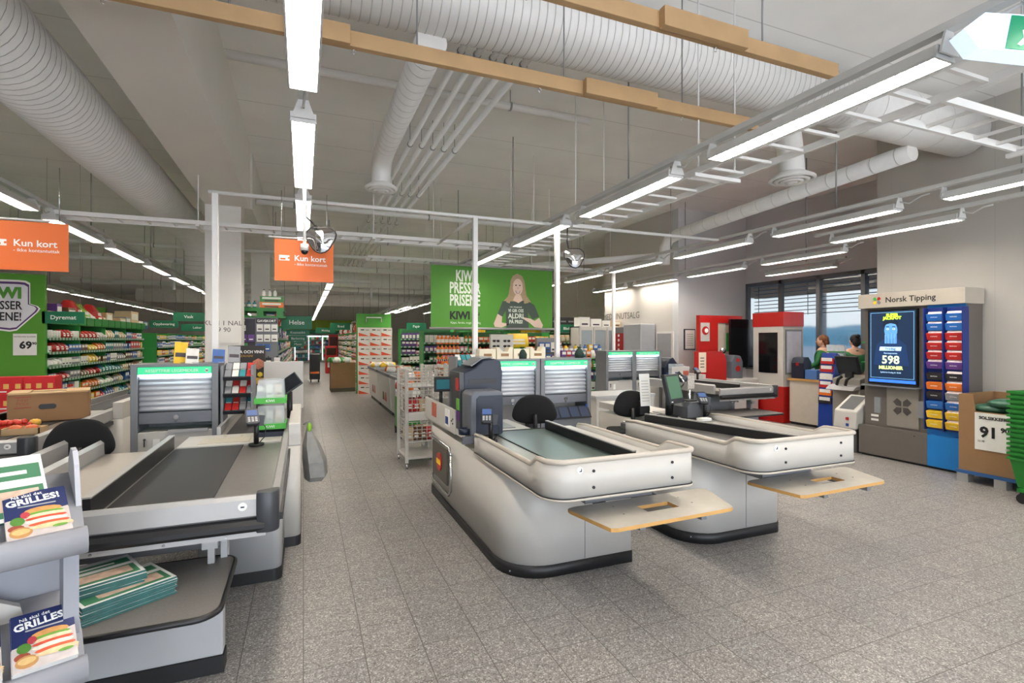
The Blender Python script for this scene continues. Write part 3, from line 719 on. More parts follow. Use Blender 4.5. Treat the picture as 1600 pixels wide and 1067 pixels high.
def gondola(loc,rz,L,D,H,levels,label,zones,where,step=(.12,.2),dens=1,fillto=None,ends=True,crates=False,noun=None,ind=99):
    t=thing('shelf_gondola',label,'shelving',loc,rz)
    MB().box(0,L,D-.03,D,0,H).build('back_panel',mat('green_shelf_back',(40,92,52),.6),t)
    MB().box(0,L,.02,D-.03,0,.12).build('base',SGREEN,t)
    n=max(1,round(L/1.25))
    for k in range(n+1):
        x=L*k/n; MB().box(x-.015,x+.015,.03,D-.03,.12,H).build('upright',SGREEN,t)
    for i,z in enumerate(levels):
        s=MB(); s.m(SGREEN).box(0,L,.0,D-.03,z-.022,z); s.build('shelf',None,t)
        MB().box(0,L,-.014,-.001,z-.035,z+.008).build('price_strip',PRICE,t)
    tops=list(levels[1:])+[H+.02]
    stf=MB(); names=['bottom','second','third','fourth','fifth','sixth','seventh','eighth']
    for i,z in enumerate(levels):
        gap=tops[i]-z-.05; x=.03; lim=fillto or L
        nm='top' if i==len(levels)-1 else names[i]
        while x<lim-.05:
            zn=[q for q in zones if q[0]<=x]; zn=zn[-1]; kinds,cols=zn[1],zn[2]
            kd=rnd.choice(kinds); c=rnd.choice(cols); run=rnd.choice((2,3,3,4)); h=min(gap,rnd.uniform(.6,.95)*gap)
            w={'grocery_box':rnd.uniform(.09,.17),'grocery_bag':rnd.uniform(.13,.2),'grocery_bottle':.09,'grocery_can':.1,'hanging_pack':.11}[kd]
            if kd=='grocery_can': h=min(h,.14)
            far=1+max(0,(x-2.5))*.12; w*=far if kd!='grocery_bottle' else 1
            for r in range(run):
                if x+w>lim: break
                if x>ind:
                    stf.m(PM[c]); hh=h*rnd.uniform(.95,1); stf.box(x+.005,x+w*.97,.02,.2,z,z+hh); stf.m(PM['white' if c!='white' else 'blue']); stf.box(x+w*.2,x+w*.8,.015,.02,z+hh*.4,z+hh*.75)
                elif rnd.random()<.96*dens:
                    px,py=face(loc[0],loc[1],rz,x+w/2,.02)
                    item(kd,px,py,z,w*.95,min(.2,w),h*rnd.uniform(.97,1),R(rz),c,f'on the {nm} shelf {where}',f'on the {nm} shelf {where}',noun)
                x+=w
            x+=.012*far
    if stf.v:
        so=stf.build('packed_groceries'); so.location=loc; so.rotation_euler=(0,0,R(rz)); tag(so,f'tightly packed groceries too many to count {where}','groceries',kind='stuff')
    if crates:
        k=0; x=.0
        while x<min(L,8):
            cr=MB().box(x+.01,x+.38,.0,.02,H,H+.16).box(x+.01,x+.03,.02,D-.05,H,H+.16).box(x+.36,x+.38,.02,D-.05,H,H+.16).box(x+.01,x+.38,D-.07,D-.05,H,H+.16).box(x+.01,x+.38,.02,D-.05,H,H+.02)
            o=cr.build('plastic_crate',CRATEG); o.location=loc; o.rotation_euler=(0,0,R(rz))
            tag(o,f'green plastic crate in the row on top of the shelving {where}','crate',f'green crates on top {where}'); x+=.4
    return t
B_,G_,T_,C_,H_='grocery_box','grocery_bag','grocery_bottle','grocery_can','hanging_pack'
LV=[.14,.42,.70,.96,1.2,1.44,1.68]
gondola((-3.9,10.75,0),90,5.4,.5,1.92,LV,'long green pet food gondola along the left aisle under the dyremat sign',
  [(0,[B_,G_,C_,B_],['blue','white','brown','red','purple','white','grey']),(1.2,[G_,B_],['yellow','red','orange','white','brown']),(2.4,[B_,G_],['teal','grey','white','blue','beige']),(3.6,[G_,B_,T_],['yellow','blue','brown','beige','white','red'])],
  'of the dyremat gondola',crates=True,noun='pet_food',ind=4.4)
gondola((-3.9,17.6,0),90,8,.45,1.85,LV,'second green gondola further down the left aisle after a gap',[(0,[B_,G_,T_],['white','blue','red','yellow','green','grey'])],'of the second left gondola',ind=0)
gondola((-.42,9.75,0),90,13,.38,1.95,LV,'long green helse gondola along the left side of the main aisle',
  [(0,[H_,B_,T_],['white','yellow','pink','blue','black','white','teal']),(1.5,[H_,B_,T_],['white','green','red','black','blue']),(3.5,[B_,G_],['yellow','white','beige','blue','red'])],'of the helse gondola',noun='toiletry',ind=3.4)
gondola((1.85,33,0),-90,13,.45,1.95,LV,'long gondola along the right side of the main aisle beyond the promotion tower',[(0,[B_,G_,T_],['white','red','beige','green','pink','brown','yellow'])],'of the right aisle gondola',ind=-1)
gondola((2.75,12.5,0),0,4.6,.5,1.85,[.14,.42,.70,.92,1.14,1.36,1.58],'wide green grocery gondola behind the green banner',
  [(0,[H_],['white','green','purple','white','pink']),(.62,[H_,B_],['white','red','pink','beige']),(.95,[T_],['orange']),(1.35,[T_,B_],['red','red','orange']),(1.75,[G_],['yellow','orange','red','yellow']),(2.6,[G_,B_],['yellow','red','white','beige']),(3.2,[G_,C_,B_],['yellow','orange','brown','beige','blue','red'])],'of the banner gondola',noun='snack')
gondola((-6.9,10.9,0),90,9,.5,1.95,LV[3:],'outermost left gondola seen behind the green price wall',[(0,[B_],['white','blue','red'])],'of the outermost gondola',ind=0)
gondola((4.6,17.5,0),0,4.4,.5,2.1,LV[3:],'rear grocery gondola far behind the banner gondola',[(0,[B_,G_],['white','yellow','green','red','beige'])],'of the rear gondola',ind=0)
gondola((2.8,16.0,0),0,1.7,.45,2.0,LV[2:],'short gondola between the promotion tower and the banner',[(0,[H_,B_],['white','green','purple','pink'])],'of the short middle gondola',noun='household')
# goods on top of the gondolas
def tops(spec,where,grp,rz=0):
    for (k,x,y,z,w,d,h,c) in spec: item(k,x,y,z,w,d,h,R(rz),c,where,grp)
yy=10.85
for (k,w,h,c) in [(B_,.3,.2,'beige'),(B_,.2,.34,'purple'),(B_,.2,.22,'blue'),(B_,.34,.3,'brown'),(G_,.3,.46,'red'),(G_,.32,.42,'lime'),(G_,.3,.3,'white'),(G_,.3,.44,'red'),(G_,.2,.3,'orange'),(B_,.4,.3,'beige'),(G_,.45,.14,'orange'),(B_,.4,.22,'beige'),(B_,.35,.26,'grey'),(B_,.6,.42,'beige'),(B_,.4,.2,'white'),(B_,.4,.2,'blue')]:
    item(k,-3.95,yy+w/2,1.94 if k==B_ else 1.94,w,.34,h,R(90),c,'lying on top of the dyremat gondola','on top of the dyremat gondola'); yy+=w+.03
for j in range(12):
    item(rnd.choice([B_,G_,T_]),-.5,11+j*.8,1.96,.3,.3,rnd.uniform(.2,.4),R(90),rnd.choice(['white','blue','red','beige']),'standing on top of the helse gondola','on top of the helse gondola')
    item(rnd.choice([B_,G_,T_]),1.95,32-j*.9,1.96,.35,.3,rnd.uniform(.2,.45),R(-90),rnd.choice(['white','beige','brown','red']),'on top of the right aisle gondola','on top of the right aisle gondola')

# ---------------------------------------------------------------- signs
def sign(name,label,x0,x1,y,z0,z1,mt,th=.012,rods=True,top=3.1,cat='sign'):
    t=thing(name,label,cat,((x0+x1)/2,y,z0))
    MB().box(x0,x1,y,y+th,z0,z1).build('sign_panel',mt,t,world=True)
    if rods:
        for x in (x0+.06,x1-.06): MB().tube([(x,y+th/2,z1),(x,y+th/2,top)],.003,5).build('hanging_wire',CHROME,t,world=True)
    return t
def aisle_sign(x,y,z,w,h,s,label,sub=None):
    t=sign('aisle_sign',label,x,x+w,y,z,z+h,DGREEN,.03,True,ZC)
    text(t,s,(x+w/2,y-.002,z+h/2),h*.48,TXTW,bold=.001); 
    if sub:
        for i,q in enumerate(sub): 
            MB().box(x+w*.15+i*.03,x+w*.92-i*.05,y+.25*(i+1),y+.25*(i+1)+.03,z-.12*(i+1),z-.12*i-.005).build('sub_sign',DGREEN,t,world=True)
            text(t,q,(x+w*.53,y+.25*(i+1)-.002,z-.12*i-.062),.065,TXTW)
    return t
aisle_sign(-3.97,10.68,1.92,.56,.2,'Dyremat','dark green dyremat sign on the end of the pet food gondola')
aisle_sign(-.40,10.9,1.86,.56,.26,'Helse','dark green helse sign with smaller signs under it by the aisle',['Kosmetikk','Barbering','Munn'])
aisle_sign(-2.75,13.7,2.08,.62,.2,'Vask','dark green vask sign left of the front column')
aisle_sign(-3.85,16.5,1.98,.66,.2,'Oppbevaring','dark green oppbevaring sign over the end of the left aisle'); aisle_sign(-3.2,16.9,1.9,.8,.2,'Leker','dark green leker sign lowest over the left aisle')
aisle_sign(6.3,12.35,1.85,.75,.22,'Blader','dark green blader sign right of the banner above the magazines')
aisle_sign(2.9,15.6,1.95,.6,.22,'Papir','dark green papir sign right of the promotion tower'); aisle_sign(1.1,24,2.1,.9,.3,'Brød','dark green sign deep over the aisle on the right'); aisle_sign(.6,29,2.0,1.0,.3,'Middag','dark green sign deepest over the aisle')
# orange card signs
for x0,lab in ((-2.30,'orange card only sign at the left edge of the view'),(-.25,'orange card only sign hanging right of the front column')):
    t=sign('card_only_sign',lab,x0,x0+.52,5.25,2.205,2.595,ORANGE,.006,True,3.05)
    xo=x0+.12
    text(t,'Kun kort',(x0+.17,5.248,2.42),.075,TXTW,align='LEFT',bold=.0012); text(t,'- ikke kontantuttak',(x0+.17,5.248,2.365),.038,TXTW,align='LEFT')
    MB().box(x0+.04,x0+.13,5.2475,5.2495,2.395,2.445).build('card_icon',TXTW,t,world=True)
    MB().box(x0+.05,x0+.095,5.2465,5.248,2.402,2.418).box(x0+.115,x0+.13,5.2465,5.248,2.412,2.428).build('icon_detail',ORANGE,t,world=True)
    MB().tube([(x0-.05,5.253,2.61),(x0+.40,5.253,2.61)],.008,6).build('top_tube',CEIL_W,t,world=True)
# green price wall
def arrow(t,cx,cz,s,y):
    o=[(-1.6,1),(.45,1),(.62,.82),(.62,.12),(1.0,.05),(1.16,-.1),(1.0,-.28),(-.2,-.98),(-.55,-.98),(-1.6,-.55)]
    o=[(-1.6,1),(.10,1),(.30,.98),(.42,.90),(.42,.17),(.63,.09),(.70,.0),(.64,-.12),(.05,-.78),(-.14,-.82),(-.4,-.78),(-1.6,-.3)]
    for k,(m_,sc,dy) in enumerate(((TXTW,1,0),(mat('purple_outline',(84,50,110)),.93,.002),(mat('pale_arrow',(222,222,228),.6),.85,.004))):
        MB().extr([(cx+a*s*(sc if a>0 else 1),cz+b*s*sc) for a,b in o],'y',y-.002-dy,y-dy).build('arrow_print',m_,t,world=True)
t=sign('price_wall','big green panel wall with a white arrow at the left beside the pet food gondola',-6.6,-3.93,10.68,.0,2.72,KGREEN,.06,False)
arrow(t,-4.31,2.16,.46,10.678)
text(t,'KIWI',(-4.22,10.668,2.40),.24,mat('kiwi_green_letters',(78,150,48)),align='RIGHT',bold=.012,sx=.95); text(t,'PRESSER',(-4.22,10.668,2.20),.19,TXTK,align='RIGHT',sx=.72,bold=.003); text(t,'PRISENE!',(-4.22,10.668,2.02),.19,TXTK,align='RIGHT',sx=.72,bold=.003)
p=sign('price_poster','white price poster reading 69.90 on the green panel wall',-4.33,-4.03,10.665,1.40,1.75,PAPER,.006,False)
text(p,'69',(-4.17,10.663,1.56),.16,TXTK,bold=.006); text(p,'90',(-4.06,10.663,1.59),.06,TXTK,bold=.002); text(p,'GAVEBUNKE KLASSISK',(-4.18,10.663,1.70),.028,TXTK)
t=sign('price_wall','smaller green panel with a white arrow behind the gondola top',-6.2,-5.1,17.5,1.2,2.55,KGREEN,.05,False)
arrow(t,-5.7,2.0,.40,17.498); text(t,'KIWI',(-5.6,17.49,2.2),.2,mat('kiwi_green_letters'),bold=.008,align='RIGHT')
# price text on column
p=sign('column_price_notice','faint price notice fixed to the front column',-1.34,-.9,8.78,1.6,2.1,CONC,.012,False); text(p,'KUN 1 NAL\n 9 90',(-1.12,8.778,1.85),.10,mat('grey_letters',(90,88,84)))
# big banner with a printed woman
by=9.2
bn=sign('hanging_banner','large green banner with white slogan and a printed smiling blonde woman','',0,0,0,0,KGREEN) if False else thing('hanging_banner','large green banner with white slogan and a printed smiling blonde woman','banner',(3.38,by,1.84))
MB().box(2.15,4.62,by,by+.01,1.88,3.03).build('banner_cloth',KGREEN,bn,world=True)
MB().tube([(2.13,by,3.045),(4.66,by,3.045)],.022,8).build('top_pole',ALU,bn,world=True); MB().tube([(2.13,by,1.865),(4.66,by,1.865)],.022,8).build('bottom_pole',ALU,bn,world=True)
for x in (2.2,4.55): MB().tube([(x,by,3.06),(x,by,ZC)],.006,6).build('hanging_rod',CEIL_W,bn,world=True)
BG=mat('banner_lettering',(222,230,214),.6)
for s_,z,sz in (('KIWI',2.835,.285),('PRESSER',2.61,.285),('PRISENE',2.38,.285)): text(bn,s_,(2.80,by-.003,z),sz,BG,sx=.58,bold=.008)
text(bn,'KIWI',(2.70,by-.003,2.10),.20,TXTK,sx=.9,bold=.008); text(bn,'mini\npris',(2.93,by-.003,2.10),.09,TXTK,align='LEFT',bold=.002,line=.8); text(bn,'Kjapt, ferskt, trygt og billig',(2.52,by-.003,1.97),.055,BG,align='LEFT')
def pr(name,pts,m_,dy,c=(3.88,2.42)): MB().extr([(c[0]+a*1.02,max(1.885,c[1]+b*1.04)) for a,b in pts],'y',by-.002-dy-.0008,by-.002-dy).build(name,m_,bn,world=True)
def ovl(cx,cz,rx,rz,n=20): return [(cx+rx*math.cos(2*math.pi*i/n),cz+rz*math.sin(2*math.pi*i/n)) for i in range(n)]
HAIR=mat('printed_blonde_hair',(176,152,118),.6,noise=.15,scale=40); PSK=mat('printed_skin',(226,198,180),.6); SHIRT=mat('printed_dark_shirt',(72,84,74),.6)
pr('printed_hair',[(-.02,.50),(.08,.46),(.13,.36),(.15,.22),(.17,.10),(.26,-.02),(.20,-.12),(.10,-.10),(-.14,-.12),(-.24,-.10),(-.30,-.02),(-.20,.08),(-.17,.22),(-.16,.36),(-.11,.46)],HAIR,0)
pr('printed_shirt',[(-.17,-.02),(-.32,-.02),(-.42,-.26),(-.32,-.31),(-.26,-.20),(-.24,-.54),(.22,-.54),(.20,-.22),(.30,-.36),(.44,-.30),(.34,-.08),(.22,-.02),(.10,.0),(0,-.03)],SHIRT,.001)
pr('printed_arm',[(-.42,-.26),(-.50,-.44),(-.48,-.50),(-.34,-.51),(-.20,-.46),(-.18,-.44),(-.34,-.42),(-.33,-.31)],PSK,.001)
pr('printed_arm',[(.44,-.32),(.52,-.46),(.50,-.52),(.34,-.50),(.24,-.42),(.08,-.335),(.10,-.315),(.26,-.34),(.34,-.38)],PSK,.003)
pr('printed_neck',[(-.06,.10),(.05,.10),(.09,-.0),(0,-.05),(-.11,-.0)],PSK,.002)
pr('printed_face',ovl(-.01,.25,.105,.155),PSK,.003)
pr('printed_hair_lock',[(-.10,.36),(-.125,.12),(-.18,-.06),(-.25,-.04),(-.20,.12),(-.15,.38),(-.06,.47)],HAIR,.004)
pr('printed_hair_lock',[(.08,.36),(.10,.12),(.12,-.06),(.22,-.04),(.16,.12),(.12,.38),(.02,.47)],HAIR,.004)
pr('printed_lips',[(-.065,.182),(-.01,.165),(.045,.182),(.02,.13),(-.04,.13)],mat('printed_lips',(150,84,76)),.0045); pr('printed_mouth',[(-.052,.175),(-.01,.16),(.032,.175),(.01,.142),(-.03,.142)],PAPER,.006)
for a in (-.05,.03): pr('printed_eye',ovl(a,.28,.019,.011,10),BLACK,.005)
pr('printed_nose',[(-.02,.215),(.0,.215),(-.008,.26)],mat('printed_shade',(180,146,128)),.005)
text(bn,'HEI, PRISJEGER',(3.83,by-.006,2.285),.04,BG); text(bn,'VI GIR OSS',(3.83,by-.006,2.215),.085,BG,sx=.8,bold=.002); text(bn,'ALDRI',(3.83,by-.006,2.11),.13,BG,sx=.9,bold=.004); text(bn,'PÅ PRIS!',(3.83,by-.006,2.0),.095,BG,sx=.85,bold=.003)
# far end: cooler wall with lime fascia
t=thing('glass_door_cooler','lit glass door cooler wall at the far end of the main aisle','cooler',(1,40,0))
LED=mat('cooler_led',(225,240,235),emis=3.5)
MB().box(-2.5,5,40,40.8,0,.12).box(-2.5,5,40.7,40.8,.12,1.95).box(-2.5,5,39.95,40.8,1.95,2.1).build('cabinet_body',GREYL,t,world=True)
MB().box(-2.4,4.9,40.02,40.06,1.88,1.94).build('led_strip',LED,t,world=True)
for k in range(8): MB().box(-2.5+.93*k+.06,-2.5+.93*k+.09,40.0,40.03,.2,1.9).build('led_strip',LED,t,world=True)
for k in range(9): MB().box(-2.5+.93*k-.03,-2.5+.93*k+.03,39.93,40.0,.1,1.95).build('door_frame',ALU,t,world=True)
for z in (.4,.72,1.04,1.36,1.66): MB().box(-2.45,4.95,40.05,40.6,z-.02,z).build('shelf',GREYL,t,world=True)
cst=MB()
for i,z in enumerate((.12,.4,.72,1.04,1.36,1.66)):
    x=-.9
    while x<2.6:
        w=rnd.uniform(.12,.2); cst.m(PM[rnd.choice(['white','blue','green','white','teal','red'])]).box(x,x+w,40.08,40.3,z,z+rnd.uniform(.14,.22)); x+=w+.015
tag(cst.build('chilled_goods'),'chilled goods packed behind the glass of the far cooler','groceries',kind='stuff')
t=thing('wall_fascia','lime green fascia above the far cooler','fascia',(1,39.9,2.1)); MB().box(-3.2,6,39.85,39.95,2.1,3.1).build('panel',mat('lime_fascia',(142,172,44),.5),t,world=True); MB().box(-3.2,6,39.8,39.85,2.1,2.35).build('dark_band',DGREEN,t,world=True)
# ================================================================ AISLE FIXTURES
def chest(y0,y1,label,side):
    t=thing('chest_freezer',label,'freezer',(2.15,(y0+y1)/2,0))
    MB().extr([(1.76,.1),(2.56,.1),(2.6,.84),(1.72,.84)],'y',y0,y1).build('tub',WHITE,t,world=True,bevel=.02)
    MB().box(1.80,2.52,y0+.03,y1-.03,0,.1).build('plinth',BLACK,t,world=True)
    MB().box(1.70,2.62,y0-.01,y0+.05,.84,.90).box(1.70,2.62,y1-.05,y1+.01,.84,.90).box(1.70,1.76,y0,y1,.84,.90).box(2.56,2.62,y0,y1,.84,.90).build('grey_rim',GREYP,t,world=True)
    for q in range(2):
        MB().box(1.76,2.56,y0+.05+q*(y1-y0-.1)/2,y0+.05+(q+1)*(y1-y0-.1)/2,.875+.01*q,.885+.01*q).build('glass_lid',mat('tinted_lid_glass',(190,205,210),.08,alpha=.45,noise=0),t,world=True)
        MB().box(1.76,2.56,y0+.04+q*(y1-y0-.1)/2,y0+.07+q*(y1-y0-.1)/2,.88,.91).build('lid_handle',ALU,t,world=True)
    p=MB(); p.m(colm('freezer_red',(206,60,50))).add([(1.748,y0+.5,.25),(1.748,y0+.75,.25),(1.733,y0+.62,.68)],[(0,1,2)]); p.m(colm('freezer_brown',(120,84,56))).add([(1.7475,y0+.8,.25),(1.7475,y0+1.15,.25),(1.733,y0+1.0,.72)],[(0,1,2)]); p.build('printed_picture',None,t,world=True)
    return t
chest(9.35,11.2,'nearest white chest freezer right of the aisle, behind the green roll cage',0)
chest(11.3,13.15,'middle white chest freezer right of the aisle',0)
chest(13.25,15.1,'farthest white chest freezer right of the aisle',0)
for (y,c,n_) in ((14.5,'yellow',9),(12.2,'orange',6),(10.0,'orange',6)):
    for j in range(n_):
        item(G_,1.95+.2*(j%3),y+.22*(j//3),.892,.19,.2,.13,rnd.uniform(0,3),c if j%2 else 'white','heaped on the lids of the chest freezers','heaped on the chest freezers')
# display of orange bottles and red carton beyond freezers
t=thing('display_table','low promotional table full of orange and red packs behind the freezers','table',(3.1,11.0,0))
MB().box(2.75,3.45,10.6,11.4,.98,1.02).build('tabletop',CARD,t,world=True); 
for a,b in ((2.78,10.63),(3.39,10.63),(2.78,11.34),(3.39,11.34)): MB().box(a,a+.04,b,b+.04,0,.98).build('leg',CARD,t,world=True)
for j in range(28): item(T_,2.80+.09*(j%7),10.65+.18*(j//7),1.02,.08,.08,.2,0,'orange' if j//7<2 else 'red','standing on the promotional table','on the promotional table')
# orange bottle tower in front of banner gondola
t=thing('tower_pallet','pallet base under the tower of orange bottles','pallet',(3.2,12,0)); MB().box(2.9,3.5,11.75,12.3,0,.14).build('deck_boards',WOOD,t,world=True)
for r_ in range(7):
    for c_ in range(6): item(T_,2.94+.095*c_,11.78,.14+.235*r_,.09,.09,.23,0,'orange','in the orange bottle tower under the banner','in the orange bottle tower')
for r_ in range(6):
    for c_ in range(4): item(T_,3.58+.1*c_,11.9,.0+.23*r_,.09,.09,.22,0,'red','in the red bottle stack right of the orange tower','in the red bottle stack')
# sunglasses stand
t=thing('sunglasses_stand','white rotating stand of dark sunglasses under the banner','display stand',(4.35,11.3,0))
MB().box(4.05,4.62,11.25,11.35,.7,1.78).build('panel',WHITE,t,world=True); MB().cyl(4.35,11.3,0,.7,.03).cyl(4.35,11.3,0,.03,.25,20).build('stand_foot',GREYP,t,world=True)
for i in range(6):
    for j in range(2):
        x=4.13+.27*j; z=1.0+.125*i
        g=MB(); g.ell((x,11.235,z),.04,.008,.03,10,6).ell((x+.1,11.235,z),.04,.008,.03,10,6).box(x,x+.1,11.23,11.24,z+.015,z+.022)
        g.box(x-.04,x-.037,11.235,11.25,z,z+.02); tag(g.build('sunglasses',BLACK),'pair of dark sunglasses hanging on the white stand under the banner','sunglasses','sunglasses on the white stand')
# magazine display right of it
t=thing('magazine_display','dark magazine display right of the yellow bags under the banner','display stand',(5.6,11.4,0))
MB().extr([(11.3,0),(11.6,0),(11.6,1.7),(11.5,1.7)],'x',5.35,6.0).build('stand_body',GREYP,t,world=True)
for i in range(3):
    for j in range(4): item(B_,5.43+.16*j,11.30+.04*i,.75+.3*i,.14,.02,.24,0,rnd.choice(['white','pink','blue','purple']),'in the dark magazine display under the banner','in the magazine display')
item(G_,5.0,11.8,1.45,.55,.2,.36,0,'yellow','big and bright, hanging under the middle of the banner','single big bag')
hk=thing('bag_post','thin green post carrying the big yellow bag','post',(5.0,12.0,0)); MB().cyl(5.0,12.05,0,1.44,.02).box(4.75,5.25,11.78,12.1,1.43,1.45).build('post',SGREEN,hk,world=True)
# roll cage
def roll_cage(x0,x1,y0,y1,H,label):
    t=thing('roll_cage',label,'roll cage',((x0+x1)/2,(y0+y1)/2,0))
    fr=[]
    for x in (x0,x1):
        for y in (y0,y1):
            MB().tube([(x,y,.14),(x,y,H)],.014,6).build('post',GREYL,t,world=True)
            w=MB().tube([(x-.015,y,.05),(x+.015,y,.05)],.05,12).box(x-.02,x+.02,y-.015,y+.015,.08,.14); w.build('castor',BLACK,t,world=True)
    m=MB(); 
    for k in range(9):
        z=.18+(H-.2)*k/8
        for a,b in (((x0,y0),(x1,y0)),((x0,y0),(x0,y1)),((x1,y0),(x1,y1)),((x0,y1),(x1,y1))): m.tube([(a[0],a[1],z),(b[0],b[1],z)],.005,4,cap=False)
    for k in range(7):
        x=x0+(x1-x0)*k/6; y=y0+(y1-y0)*k/6
        for p_ in ((x,y0),(x,y1),(x0,y),(x1,y)): m.tube([(p_[0],p_[1],.15),(p_[0],p_[1],H)],.004,4,cap=False)
    m.build('wire_mesh',GREYL,t,world=True)
    MB().box(x0,x1,y0,y1,.12,.15).build('base',GREYP,t,world=True)
    return t
t=roll_cage(1.52,2.12,8.62,9.2,.94,'roll cage with green side panels and a white price card left of the wire racks')
MB().box(1.50,1.512,8.64,9.18,.14,.66).build('green_panel',mat('green_board',(70,140,60)),t,world=True); MB().box(1.60,2.12,8.60,8.608,.14,.48).build('green_panel',CRATEG,t,world=True)
MB().box(1.70,2.12,8.59,8.598,.48,.93).build('price_card',PAPER,t,world=True); text(t,'TWIX 1 KG',(1.9,8.588,.86),.06,TXTK); text(t,'19 90',(1.88,8.588,.68),.13,TXTK,bold=.003)
for j in range(14): item(G_,1.6+.11*(j%5),8.7+.15*(j//5),.80,.1,.12,.15,rnd.uniform(0,3),rnd.choice(['brown','orange','red']),'filling the green roll cage','in the green roll cage')
# promotion tower of stacked food cartons
t=thing('promotion_header','green header panel on the tall stack of white and orange cartons','header',(2.03,16.1,0))
MB().box(1.50,2.55,16.32,16.36,0,2.46).build('panel',mat('green_header',(72,150,50)),t,world=True); MB().tube([(1.8,16.3,2.2),(1.8,16.3,2.34),(2.25,16.3,2.34),(2.25,16.3,2.2)],.02,6).build('handle_print',TXTW,t,world=True)
ob=MB(); ob.m(colm('carton_white',(226,220,212))).box(-.165,.165,0,.28,0,.285); ob.m(colm('carton_orange',(224,84,44))).add([(-.16,-.002,.02),(.16,-.002,.02),(-.16,-.002,.13)],[(0,1,2)]); ob.m(TXTK).box(-.1,.0,-.003,0,.2,.23).box(.04,.14,-.003,0,.2,.215)
oc=ob.build('food_carton'); tag(oc,'white and orange food carton in the tall promotion tower','carton','cartons of the promotion tower'); oc.location=(1.70,16,0)
for r_ in range(7):
    for c_ in range(3):
        if r_==0 and c_==0: continue
        mcopy(oc,(1.70+.335*c_,16+.004*((r_+c_)%3),.29*r_))
for r_ in range(3): mcopy(oc,(2.715,15.9,.29*r_))
# cartons on a pallet, centre aisle
t=thing('pallet','grey wooden pallet under the brown cartons right of the aisle','pallet',(1.17,17.5,0))
for y in (17.15,17.5,17.85): MB().box(.80,1.55,y-.05,y+.05,0,.1).build('runner',mat('old_wood',(110,100,88),.8),t,world=True)
MB().box(.80,1.55,17.08,17.92,.1,.13).build('deck',mat('old_wood'),t,world=True)
cb=MB().box(.80,1.55,17.1,17.9,.13,.52); tag(cb.build('brown_carton',CARD),'lower brown carton on the aisle pallet','carton'); cb=MB().box(.80,1.55,17.1,17.9,.52,.93).box(1.33,1.45,17.09,17.1,.7,.88); tag(cb.build('brown_carton',CARD),'upper brown carton with a small label on the aisle pallet','carton')
for j in range(8): item(G_,.9+.15*(j%4),17.2+.3*(j//4),.93,.16,.2,.16,rnd.uniform(0,3),'white' if j%2 else 'green','piled on the upper brown carton in the aisle','on the brown carton')
t=thing('refuse_bin','green wheeled stand beside the aisle cartons','bin',(1.75,17.4,0)); MB().box(1.62,1.95,17.2,17.6,.08,.75).build('body',CRATEG,t,world=True,bevel=.02); MB().box(1.60,1.97,17.18,17.62,.75,.82).build('lid',mat('steel_blue_bag',(120,134,150)),t,world=True); MB().tube([(1.64,17.25,.04),(1.93,17.25,.04)],.04,10).build('wheels',BLACK,t,world=True)
t=thing('display_fridge','red drinks display at the far right side of the aisle','display fridge',(1.25,27,0)); MB().box(1.0,1.55,26.7,27.2,0,1.35).build('body',RED,t,world=True,bevel=.03); MB().box(1.05,1.5,26.69,26.7,.9,1.25).build('door_glass',mat('dark_glass',(60,20,20),.1),t,world=True); MB().box(1.1,1.45,26.68,26.7,.3,.6).build('white_print',PAPER,t,world=True)
t=thing('display_fridge','taller red drinks display deep at the right of the aisle','display fridge',(1.5,30,0)); MB().box(1.3,1.8,30,30.4,0,1.95).build('body',mat('dark_red',(130,24,26)),t,world=True,bevel=.03); MB().box(1.35,1.75,29.99,30,.4,1.8).build('door_glass',mat('dark_glass'),t,world=True)
t=thing('black_dump_display','black cardboard display standing alone in the main aisle','display stand',(.42,21.5,0)); MB().box(.22,.60,21.2,21.8,.12,1.1).build('body',BLACK,t,world=True,bevel=.01); MB().box(.25,.57,21.19,21.2,.35,.42).build('orange_print',ORANGE,t,world=True); 
for x in (.25,.53): MB().box(x,x+.04,21.25,21.75,0,.12).build('leg',BLACK,t,world=True)
# white wire racks beside the near checkout
def wire_rack(x0,x1,y0,y1,H,label):
    t=thing('wire_basket_rack',label,'wire rack',((x0+x1)/2,(y0+y1)/2,0))
    for x,y in ((x0,y0),(x1,y0),(x0,y1),(x1,y1)):
        MB().box(x-.02,x+.02,y-.02,y+.02,.08,H).build('post',CREAM,t,world=True)
        MB().tube([(x-.012,y,.035),(x+.012,y,.035)],.035,10).box(x-.01,x+.01,y-.01,y+.01,.05,.09).build('castor',CHROME,t,world=True)
    MB().box(x0,x1,y0,y1,.12,.15).build('bottom_shelf',CREAM,t,world=True)
    for z0,z1 in ((.35,.6),(.72,1.0),(1.05,H-.02)):
        b=MB()
        for k in range(6):
            z=z0+(z1-z0)*k/5
            for a,c in (((x0,y0-.03),(x1,y0-.03)),((x0,y0-.03),(x0,y1)),((x1,y0-.03),(x1,y1)),((x0,y1),(x1,y1))): b.tube([(a[0],a[1],z),(c[0],c[1],z)],.004,4,cap=False)
        for k in range(7):
            x=x0+(x1-x0)*k/6; y=y0-.03+(y1-y0+.03)*k/6
            for p_ in ((x,y0-.03),(x0,y),(x1,y)): b.tube([(p_[0],p_[1],z0),(p_[0],p_[1],z1)],.004,4,cap=False)
        b.build('wire_basket',CREAM,t,world=True); MB().box(x0,x1,y0-.02,y1,z0-.012,z0).build('basket_floor',GREYL,t,world=True)
    MB().box(x0+.02,x1-.02,y0-.035,y0-.03,.62,.72).build('front_panel',CREAM,t,world=True)
    return t
wire_rack(1.22,1.60,6.55,7.15,1.27,'white wire basket rack on castors behind the near white checkout')
wire_rack(1.62,1.98,6.95,7.5,1.30,'second white wire basket rack tucked behind the first')
